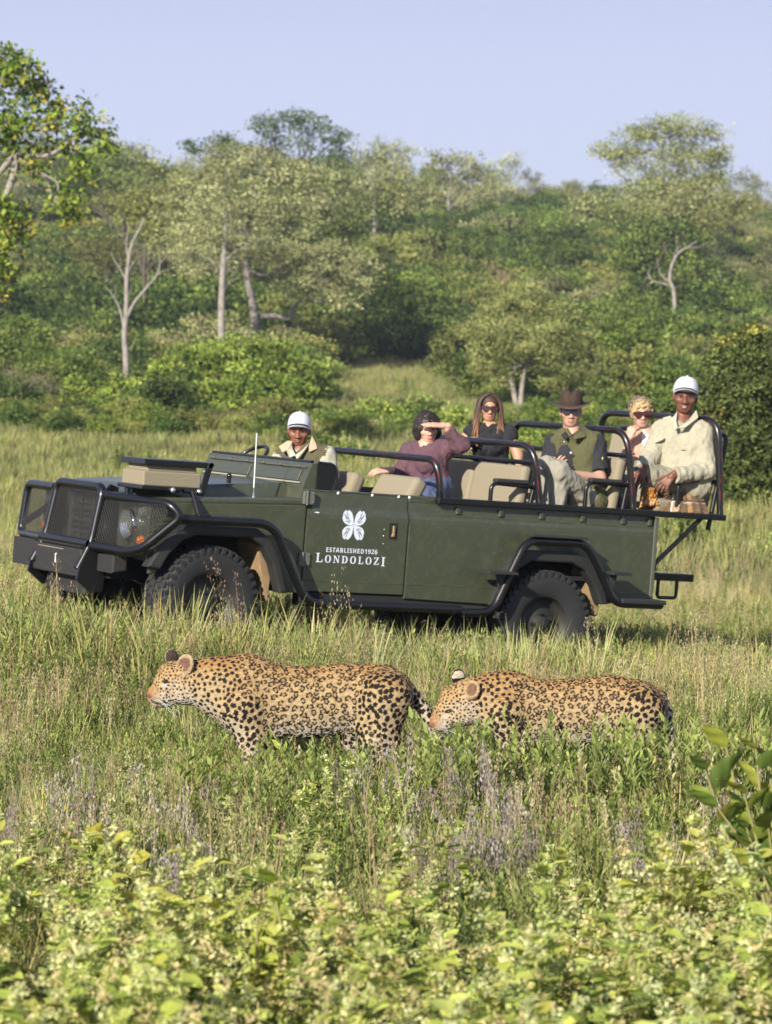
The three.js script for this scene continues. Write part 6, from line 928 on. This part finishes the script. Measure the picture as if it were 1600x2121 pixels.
// ---------------------------------------------------------------- grass, herbs and foreground plants
const LEAFG = phys([1, 1, 1], 0.55, { vertexColors: true, side: THREE.DoubleSide, transmission: 0.28, thickness: 0, ior: 1.3, specularIntensity: 0.4 });
const STALK = phys([1, 1, 1], 0.75, { vertexColors: true, side: THREE.DoubleSide, specularIntensity: 0.35 });
class Blades {
  constructor() { this.p = []; this.c = []; this.i = []; }
  // ribbon from root along dir, bending towards 'bend' over its length
  blade(r, dir, len, w, bend, col, tip, seg = 3) {
    const side = V(-dir.z, 0, dir.x); if (side.lengthSq() < 1e-4) side.set(1, 0, 0); side.normalize(); let p = r.clone(), d = dir.clone().normalize(); const st = this.p.length / 3;
    for (let s = 0; s <= seg; s++) { const t = s / seg, ww = w * (s === seg ? 0 : 1 - 0.5 * t) * 0.5, c = mixc(col, tip, t); if (s === seg) { this.p.push(p.x, p.y, p.z); this.c.push(...c); } else { this.p.push(p.x - side.x * ww, p.y, p.z - side.z * ww, p.x + side.x * ww, p.y, p.z + side.z * ww); this.c.push(...c, ...c); } p = p.clone().addScaledVector(d, len / seg); d.addScaledVector(bend, 1 / seg).normalize(); }
    for (let s = 0; s < seg; s++) { const a = st + s * 2; if (s === seg - 1) this.i.push(a, a + 1, a + 2); else this.i.push(a, a + 1, a + 2, a + 2, a + 1, a + 3); }
    return p;
  }
  // folded leaf: base, direction, length, width, side
  leaf(b, dir, len, w, col, R, droop = 0.15) {
    const d = dir.clone().normalize(), up = V(R() - 0.5, 0.8 + R(), R() - 0.5), s = d.clone().cross(up).normalize(), q = s.clone().cross(d).normalize(), n = this.p.length / 3, put = (a, e, h, k) => { this.p.push(b.x + d.x * a + s.x * e + q.x * h, b.y + d.y * a + s.y * e + q.y * h, b.z + d.z * a + s.z * e + q.z * h); this.c.push(col[0] * k, col[1] * k, col[2] * k); };
    put(0, 0, 0, 0.95); put(len * 0.38, w * 0.5, w * 0.14, 1); put(len * 0.45, 0, 0, 0.92); put(len * 0.38, -w * 0.5, w * 0.14, 1); put(len * 0.78, w * 0.3, w * 0.08 - len * droop * 0.4, 1.03); put(len * 0.78, -w * 0.3, w * 0.08 - len * droop * 0.4, 1.03); put(len, 0, -len * droop, 1);
    this.i.push(n, n + 1, n + 2, n, n + 2, n + 3, n + 1, n + 4, n + 2, n + 4, n + 6, n + 2, n + 2, n + 6, n + 5, n + 2, n + 5, n + 3);
  }
  quad(c, u, v, col) { const n = this.p.length / 3; for (const [a, b] of [[-1, 0], [0, -1], [1, 0], [0, 1]]) { this.p.push(c.x + u.x * a + v.x * b, c.y + u.y * a + v.y * b, c.z + u.z * a + v.z * b); this.c.push(...col); } this.i.push(n, n + 1, n + 2, n, n + 2, n + 3); }
  geo() { const g = new THREE.BufferGeometry(); g.setAttribute('position', new THREE.Float32BufferAttribute(this.p, 3)); g.setAttribute('color', new THREE.Float32BufferAttribute(this.c, 3)); g.setIndex(this.i); g.computeVertexNormals(); return g; }
}
const rv = (R, k = 1) => V((R() - 0.5) * 2 * k, (R() - 0.5) * 2 * k, (R() - 0.5) * 2 * k);
const kc = (c, k) => [c[0] * k, c[1] * k, c[2] * k];
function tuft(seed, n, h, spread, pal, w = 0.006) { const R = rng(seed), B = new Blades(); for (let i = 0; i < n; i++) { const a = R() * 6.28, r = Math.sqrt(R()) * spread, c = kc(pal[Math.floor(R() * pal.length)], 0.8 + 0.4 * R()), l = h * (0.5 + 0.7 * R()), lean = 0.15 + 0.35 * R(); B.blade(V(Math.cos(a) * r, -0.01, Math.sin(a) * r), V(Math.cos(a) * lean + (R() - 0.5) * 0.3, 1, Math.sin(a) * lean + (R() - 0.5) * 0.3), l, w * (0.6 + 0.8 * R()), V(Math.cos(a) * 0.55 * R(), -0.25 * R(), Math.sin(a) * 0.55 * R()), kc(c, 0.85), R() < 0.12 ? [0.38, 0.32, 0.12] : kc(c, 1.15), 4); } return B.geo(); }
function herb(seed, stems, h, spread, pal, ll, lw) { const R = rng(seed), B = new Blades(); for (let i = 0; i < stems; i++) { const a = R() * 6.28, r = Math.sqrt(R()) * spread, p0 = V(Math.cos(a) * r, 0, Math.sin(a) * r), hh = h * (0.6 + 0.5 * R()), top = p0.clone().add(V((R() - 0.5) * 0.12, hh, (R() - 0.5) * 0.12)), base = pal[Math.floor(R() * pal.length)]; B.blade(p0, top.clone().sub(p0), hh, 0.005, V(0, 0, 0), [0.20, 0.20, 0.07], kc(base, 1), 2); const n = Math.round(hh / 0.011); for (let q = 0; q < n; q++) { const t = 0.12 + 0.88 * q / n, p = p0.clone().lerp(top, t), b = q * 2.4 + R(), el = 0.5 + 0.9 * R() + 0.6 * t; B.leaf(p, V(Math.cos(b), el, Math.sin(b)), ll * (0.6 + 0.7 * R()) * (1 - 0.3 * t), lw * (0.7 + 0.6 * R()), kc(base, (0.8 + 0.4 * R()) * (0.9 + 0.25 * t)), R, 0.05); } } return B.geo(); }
function seedStalks(seed, n, h, spread, stem, head, size, fluffy) { const R = rng(seed), B = new Blades(); for (let i = 0; i < n; i++) { const a = R() * 6.28, r = Math.sqrt(R()) * spread, p0 = V(Math.cos(a) * r, 0, Math.sin(a) * r), l = h * (0.65 + 0.5 * R()), dir = V((R() - 0.5) * 0.35, 1, (R() - 0.5) * 0.35), bend = V((R() - 0.5) * 0.3, 0, (R() - 0.5) * 0.3), c = kc(stem, 0.8 + 0.4 * R()); B.blade(p0, dir, l, 0.0042, bend, c, c, 5); const pts = []; let p = p0.clone(), d = dir.clone().normalize(); for (let s = 0; s < 5; s++) { pts.push(p.clone()); p = p.clone().addScaledVector(d, l / 5); d.addScaledVector(bend, 0.2).normalize(); } pts.push(p.clone()); const along_ = (t) => { const k = Math.min(4, Math.floor(t * 5)); return pts[k].clone().lerp(pts[k + 1], t * 5 - k); }; const m = fluffy ? 46 : 30, hc = kc(head, 0.75 + 0.5 * R()); for (let q = 0; q < m; q++) { const t = 0.62 + 0.38 * R(), sp = size * (1.25 - t) * 2.2, b = R() * 6.28, base = along_(Math.min(0.999, t)), off = V(Math.cos(b) * sp * R(), 0.25 * sp + sp * 0.5 * R(), Math.sin(b) * sp * R()), e = base.clone().add(off); if (q % 3 === 0) B.blade(base, off, off.length(), 0.0018, V(0, 0, 0), c, c, 1); B.quad(e, rv(R, fluffy ? 0.0042 : 0.003), V((R() - 0.5) * 0.004, (fluffy ? 0.009 : 0.0065) * (0.6 + 0.8 * R()), (R() - 0.5) * 0.004), kc(hc, 0.75 + 0.5 * R())); } } return B.geo(); }
function flowerHerb(seed, stems, h) { const R = rng(seed), B = new Blades(); for (let i = 0; i < stems; i++) { const a = R() * 6.28, r = Math.sqrt(R()) * 0.10, p0 = V(Math.cos(a) * r, 0, Math.sin(a) * r), hh = h * (0.6 + 0.5 * R()), top = p0.clone().add(V((R() - 0.5) * 0.25, hh, (R() - 0.5) * 0.25)), g = [[0.37, 0.43, 0.085], [0.29, 0.36, 0.07], [0.43, 0.46, 0.11], [0.23, 0.30, 0.055]][Math.floor(R() * 4)]; B.blade(p0, top.clone().sub(p0), hh, 0.006, V(0, 0, 0), [0.22, 0.22, 0.09], [0.26, 0.28, 0.10], 3); for (let q = 0; q < 11; q++) { const t = 0.25 + 0.72 * R(), b = q * 2.4 + R(); B.leaf(p0.clone().lerp(top, t), V(Math.cos(b), 0.5 * R() + 0.1, Math.sin(b)), 0.042 + 0.042 * R(), 0.030 + 0.026 * R(), kc(R() < 0.05 ? [0.38, 0.37, 0.07] : g, 0.85 + 0.35 * R()), R, 0.3 * R()); } for (let q = 0; q < 7; q++) { const t = 0.5 + 0.52 * (q + R()) / 7, c = p0.clone().lerp(top, t).add(rv(R, 0.02)), w = R() < 0.2 ? [0.57, 0.49, 0.24] : R() < 0.4 ? [0.38, 0.43, 0.12] : [0.54, 0.56, 0.27]; for (let f = 0; f < 22; f++) { const o = rv(R, 0.019), k = 0.8 + 0.35 * R(); B.quad(c.clone().add(o), rv(R, 0.0068), rv(R, 0.0068), kc(w, k)); } } } return B.geo(); }
const GP = { fresh: [[0.26, 0.30, 0.080], [0.205, 0.25, 0.066], [0.325, 0.345, 0.11], [0.165, 0.205, 0.055]], grass: [[0.25, 0.26, 0.092], [0.305, 0.30, 0.12], [0.195, 0.215, 0.07], [0.35, 0.325, 0.16]], dry: [[0.37, 0.325, 0.165], [0.28, 0.275, 0.10], [0.22, 0.24, 0.07]] };
function scatter(name, label, category, geos, mat, place) {         // place(R, put): put(variant, position, scale, squash, tint)
  const t = thing(name, label, category); t.userData.kind = 'stuff'; const list = geos.map(() => []), R = rng(name.length * 977 + label.length);
  place(R, (v, p, s, sq = 1, tint = 1, warm = 1) => list[v % geos.length].push([p, s, sq, R() * 6.283, tint, warm, (R() - 0.5) * 0.25, (R() - 0.5) * 0.25]));
  const m = new THREE.Matrix4(), q = new THREE.Quaternion();
  geos.forEach((g, i) => { const L = list[i]; if (!L.length) return; const im = new THREE.InstancedMesh(g, mat, L.length); im.name = name + '_clumps'; im.userData.kind = 'stuff'; im.castShadow = im.receiveShadow = true; L.forEach(([p, s, sq, a, tint, warm, lx, lz], k) => { q.setFromEuler(new THREE.Euler(lx, a, lz)); m.compose(p, q, V(s, s * sq, s)); im.setMatrixAt(k, m); im.setColorAt(k, new THREE.Color(tint * warm, tint, tint * (2 - warm))); }); t.add(im); });
}
const wide = (d) => d * 0.1335 + 1.3 + (d > 33 ? d * 0.05 : 0);
function field(R, d0, d1, perM2, fn) { for (let d = d0; d < d1;) { const step = 0.35 + d * 0.012, w = wide(d), n = perM2 * step * 2 * w; for (let i = 0; i < n; i++) { const dd = d + R() * step, x = (R() * 2 - 1) * wide(dd); fn(x, dd, R); } d += step; } }
const onGround = (x, d) => V(x, groundY(x, -d) - 0.005, -d);
const tallBand = (d) => 1 + 0.5 * sstep(16.3, 18.2, d) * (1 - sstep(22, 25, d));
const wheelBand = (x, d) => 1 + (d > 17.4 && d < 19.7 ? 0.34 * Math.exp(-(((x + 1.3) / 0.9) ** 2)) + 0.25 * Math.exp(-(((x - 1.1) / 0.8) ** 2)) : 0);
const patch1 = (x, d) => n2(x * 0.55 + 3, d * 0.4), patch2 = (x, d) => n2(x * 0.9 + 31, d * 0.7 + 8);
const carInv = car.matrixWorld.clone().invert(), underCar = (p) => { const q = p.clone().applyMatrix4(carInv); return Math.abs(q.z) < 0.9 && q.x > -2.0 && q.x < 2.4; };
scatter('grass', 'green and straw coloured grass tufts all over the meadow', 'grass', [1, 2, 3, 4].map((s) => tuft(200 + s, 26, 0.28, 0.07, s === 4 ? GP.dry : GP.grass, 0.0048)), STALK, (R, put) => {
  field(R, 6.4, 34, 30, (x, d) => { const p = onGround(x, d), k = patch1(x, d), v = R() < 0.34 + 0.3 * k ? 3 : Math.floor(R() * 3); if (underCar(p) && R() < 0.6) return; put(v, p, (0.55 + 0.55 * R()) * (d > 13 && d < 15.6 ? 0.85 : 1) * tallBand(d) * wheelBand(x, d), 1, 0.8 + 0.4 * R(), 1 + 0.08 * k); });
});
scatter('herbs', 'fresh green low herbs with narrow leaves covering the ground around the leopards', 'herbs', [1, 2, 3, 4].map((s) => herb(220 + s, 6, 0.26, 0.08, s === 4 ? GP.grass : GP.fresh, 0.042, 0.010)), LEAFG, (R, put) => {
  field(R, 6.4, 30, 58, (x, d) => { const k = patch2(x, d); if (R() > 0.72 + 0.7 * k) return; const p = onGround(x, d); if (underCar(p)) return; put(Math.floor(R() * 4), p, (0.6 + 0.5 * R()) * (d > 13 && d < 15.6 ? 0.85 : 1) * (0.5 + 0.5 * tallBand(d)) * (d > 12.4 && d < 13.9 ? (x > 0.2 ? 1.75 : x > -1.0 ? 1.25 : 1) : 1), 1, 0.8 + 0.4 * R(), 1 - 0.03 * k); });
});
scatter('seeding_grass', 'thin brown seeding grass stalks standing above the meadow', 'grass', [1, 2, 3, 4].map((s) => seedStalks(240 + s, 6, 0.50, 0.10, [[0.36, 0.29, 0.14], [0.30, 0.22, 0.12], [0.38, 0.33, 0.17], [0.28, 0.25, 0.10]][s - 1], [[0.28, 0.20, 0.12], [0.24, 0.155, 0.105], [0.38, 0.33, 0.19], [0.31, 0.265, 0.15]][s - 1], 0.035)), STALK, (R, put) => {
  for (let i = 0; i < 7; i++) { const d = 16.8 + 2.4 * R(), x = (R() * 2 - 1) * 2.2; put(Math.floor(R() * 4), onGround(x, d), 1.1 + 0.3 * R(), 1.1, 0.95); }
  field(R, 8.5, 34, 22, (x, d) => { const k = n2(x * 0.5 + 80, d * 0.35); if (R() > (d > 16 && d < 20.5 ? 0.6 : 0.4) + 0.7 * k) return; put(Math.floor(R() * 4), onGround(x, d), (0.5 + 0.5 * R()) * (d > 12.4 && d < 15 ? 0.8 : 1) * 0.92, 1, 0.85 + 0.4 * R()); });
});
scatter('plume_grass', 'soft purplish grey grass plumes in front of the leopards', 'grass', [1, 2, 3].map((s) => seedStalks(260 + s, 7, 0.46, 0.12, [0.34, 0.28, 0.20], [[0.27, 0.225, 0.215], [0.32, 0.285, 0.25], [0.22, 0.175, 0.165]][s - 1], 0.045, true)), STALK, (R, put) => {
  field(R, 9.8, 11.8, 12, (x, d) => { const k = n2(x * 0.9 + 50, d * 0.8); if (R() > 0.32 + 0.7 * k) return; put(Math.floor(R() * 3), onGround(x, d), 0.6 + 0.45 * R(), 1, 0.75 + 0.3 * R()); });
});
scatter('flowering_herbs', 'pale flowering leafy herbs crowding the blurred foreground', 'herbs', [1, 2, 3, 4, 5].map((s) => flowerHerb(280 + s, 6, 0.52)), LEAFG, (R, put) => {
  field(R, 6.2, 9.5, 22, (x, d) => { const k = n2(x * 1.1 + 70, d * 1.1); if (R() > (d < 8.7 ? 0.85 : 0.30) + 0.45 * k) return; put(Math.floor(R() * 5), onGround(x, d), 0.75 + 0.4 * R(), 1, 0.85 + 0.35 * R(), 1 + 0.06 * k); });
  field(R, 9.5, 12.6, 1.0, (x, d) => { put(Math.floor(R() * 5), onGround(x, d), 0.55 + 0.3 * R(), 1, 0.9 + 0.3 * R()); });
});
scatter('meadow_grass', 'taller straw green grass of the meadow behind the vehicle', 'grass', [1, 2, 3, 4].map((s) => tuft(300 + s, 40, 0.40, 0.28, s > 3 ? GP.dry : s > 1 ? GP.grass : GP.fresh, 0.014)), STALK, (R, put) => {
  field(R, 33, 150, 6.5, (x, d) => { if (d > 100 && R() < 0.35) return; const k = n2(x * 0.16, d * 0.05), v = R() < 0.4 + 0.4 * k ? 2 + Math.floor(R() * 2) : Math.floor(R() * 2); put(v, onGround(x, d), 0.55 + 0.6 * R(), 1, 0.58 + 0.35 * R() + 0.1 * k, 1 + 0.04 * k); });
});
scatter('meadow_herbs', 'low green herbs and tiny bushes dotted through the far meadow', 'herbs', [1, 2, 3].map((s) => herb(320 + s, 16, 0.5, 0.34, s === 1 ? GP.grass : GP.fresh, 0.075, 0.03)), STALK, (R, put) => {
  field(R, 34, 130, 0.10, (x, d) => { const k = n2(x * 0.2 + 12, d * 0.07 + 4); if (R() > 0.4 + 0.9 * k) return; put(Math.floor(R() * 3), onGround(x, d), 0.6 + 0.8 * R(), 1, 0.75 + 0.35 * R(), 0.98); });
});
// ---- plants that stand out one by one
const ovalLeaf = (() => { const out = []; for (let v = 0; v < 3; v++) { const pos = [], idx = [], nu = 10, nv = 6, R = rng(500 + v); for (let i = 0; i <= nu; i++) for (let q = 0; q <= nv; q++) { const t = i / nu, e = q / nv * 2 - 1, w = 0.27 * Math.pow(Math.sin(Math.PI * Math.pow(t, 0.8)), 0.8) * (1 - 0.25 * t); pos.push(e * w, -0.12 * t * t + 0.10 * e * e * w * 2 + 0.012 * Math.sin(t * 14 + e * 3 + v), t); } for (let i = 0; i < nu; i++) for (let q = 0; q < nv; q++) { const a = i * (nv + 1) + q, b = a + nv + 1; idx.push(a, b, a + 1, b, b + 1, a + 1); } const g = new THREE.BufferGeometry(); g.setAttribute('position', new THREE.Float32BufferAttribute(pos, 3)); g.setIndex(idx); g.computeVertexNormals(); out.push(g); } return out; })();
function bigLeafPlant(name, label, px, py, d, stems, nl, size, pal, seed) {
  const R = rng(seed), c0 = at(px, py, d), root = V(c0.x, groundY(c0.x, c0.z), c0.z), t = thing(name, label, 'plant', root), mats = pal.map((c) => phys(c, 0.5, { side: THREE.DoubleSide, transmission: 0.3, thickness: 0, ior: 1.3 })), stemM = std([0.25, 0.23, 0.09], 0.8), all = [];
  for (const [tx, ty, dz] of stems) { const b = at(tx, ty, d).add(V(0, 0, dz)).sub(root), p0 = V((R() - 0.5) * 0.08, 0, (R() - 0.5) * 0.08), m1 = p0.clone().lerp(b, 0.5).add(V((R() - 0.5) * 0.06, 0.05, 0)), cv = new THREE.CatmullRomCurve3([p0, m1, b]); mesh('stem', limbPath([p0, m1, b], 0.008 * size / 0.1, 0.003, 6), stemM, t); const n = nl; for (let i = 0; i < n; i++) { const u = 0.35 + 0.65 * (i + 0.5) / n; all.push([cv.getPoint(u), cv.getTangent(u), i]); } }
  for (const [p, tg, i] of all) { const a = i * 2.4 + R() * 1.2, m = mesh('leaf', ovalLeaf[Math.floor(R() * 3)], mats[Math.floor(R() * mats.length)], t), dir = V(Math.cos(a), 0.25 + 0.5 * R(), Math.sin(a)).addScaledVector(tg, 0.5).normalize(); m.position.copy(p); const s = size * (0.7 + 0.6 * R()); m.scale.set(s, s, s); m.quaternion.setFromUnitVectors(V(0, 0, 1), dir); m.rotateZ((R() - 0.5) * 1.2); }
}
bigLeafPlant('broadleaf_plant', 'large leaved green plant leaning in from the right edge of the foreground', 1640, 1700, 9.6, [[1452, 1575, 0.05], [1500, 1530, 0], [1560, 1530, 0.05], [1590, 1560, -0.05], [1470, 1650, 0.1], [1530, 1620, 0.1], [1580, 1690, 0.12], [1540, 1700, 0.05]], 7, 0.115, [[0.13, 0.19, 0.035], [0.10, 0.15, 0.03], [0.20, 0.25, 0.04], [0.28, 0.30, 0.05]], 600);
bigLeafPlant('leafy_plant', 'yellow green round leaved plant in front of the belly of the larger leopard', 590, 1640, 13.3, [[556, 1500, 0], [585, 1530, 0.02], [548, 1560, 0.03], [610, 1575, 0]], 6, 0.05, [[0.25, 0.33, 0.045], [0.32, 0.38, 0.06], [0.20, 0.27, 0.04]], 601);
bigLeafPlant('leafy_plant', 'small dark green leafed plant in front of the smaller leopard', 1268, 1600, 14.2, [[1258, 1465, 0], [1275, 1490, 0.02], [1250, 1520, 0.03], [1290, 1540, 0], [1262, 1500, 0]], 11, 0.030, [[0.11, 0.19, 0.03], [0.15, 0.24, 0.04], [0.09, 0.15, 0.028]], 602);
bigLeafPlant('leafy_plant', 'pale green plant with rounded leaves below the smaller leopard', 1215, 1720, 11.6, [[1180, 1580, 0], [1215, 1600, 0.03], [1240, 1640, 0], [1195, 1650, 0.03]], 6, 0.05, [[0.23, 0.30, 0.06], [0.18, 0.25, 0.05], [0.30, 0.34, 0.08]], 603);
bigLeafPlant('leafy_plant', 'yellowing plant with drooping leaves low on the left', 200, 1790, 10.4, [[190, 1720, 0], [215, 1715, 0.02], [175, 1745, 0.03], [235, 1750, 0]], 6, 0.06, [[0.38, 0.34, 0.06], [0.30, 0.31, 0.06], [0.24, 0.28, 0.05]], 604);
bigLeafPlant('leafy_plant', 'pale green plant standing below the chin of the larger leopard', 385, 1690, 12.2, [[365, 1545, 0], [390, 1570, 0.03], [440, 1560, 0], [420, 1600, 0.03]], 6, 0.045, [[0.22, 0.30, 0.05], [0.27, 0.34, 0.06], [0.17, 0.24, 0.04]], 605);
bigLeafPlant('leafy_plant', 'bright plant with one large yellow leaf in the blurred foreground', 560, 1960, 8.2, [[560, 1800, 0.02], [585, 1850, 0], [535, 1870, 0.04]], 4, 0.075, [[0.33, 0.38, 0.045], [0.24, 0.31, 0.045]], 606);
renderer.render(scene, camera);
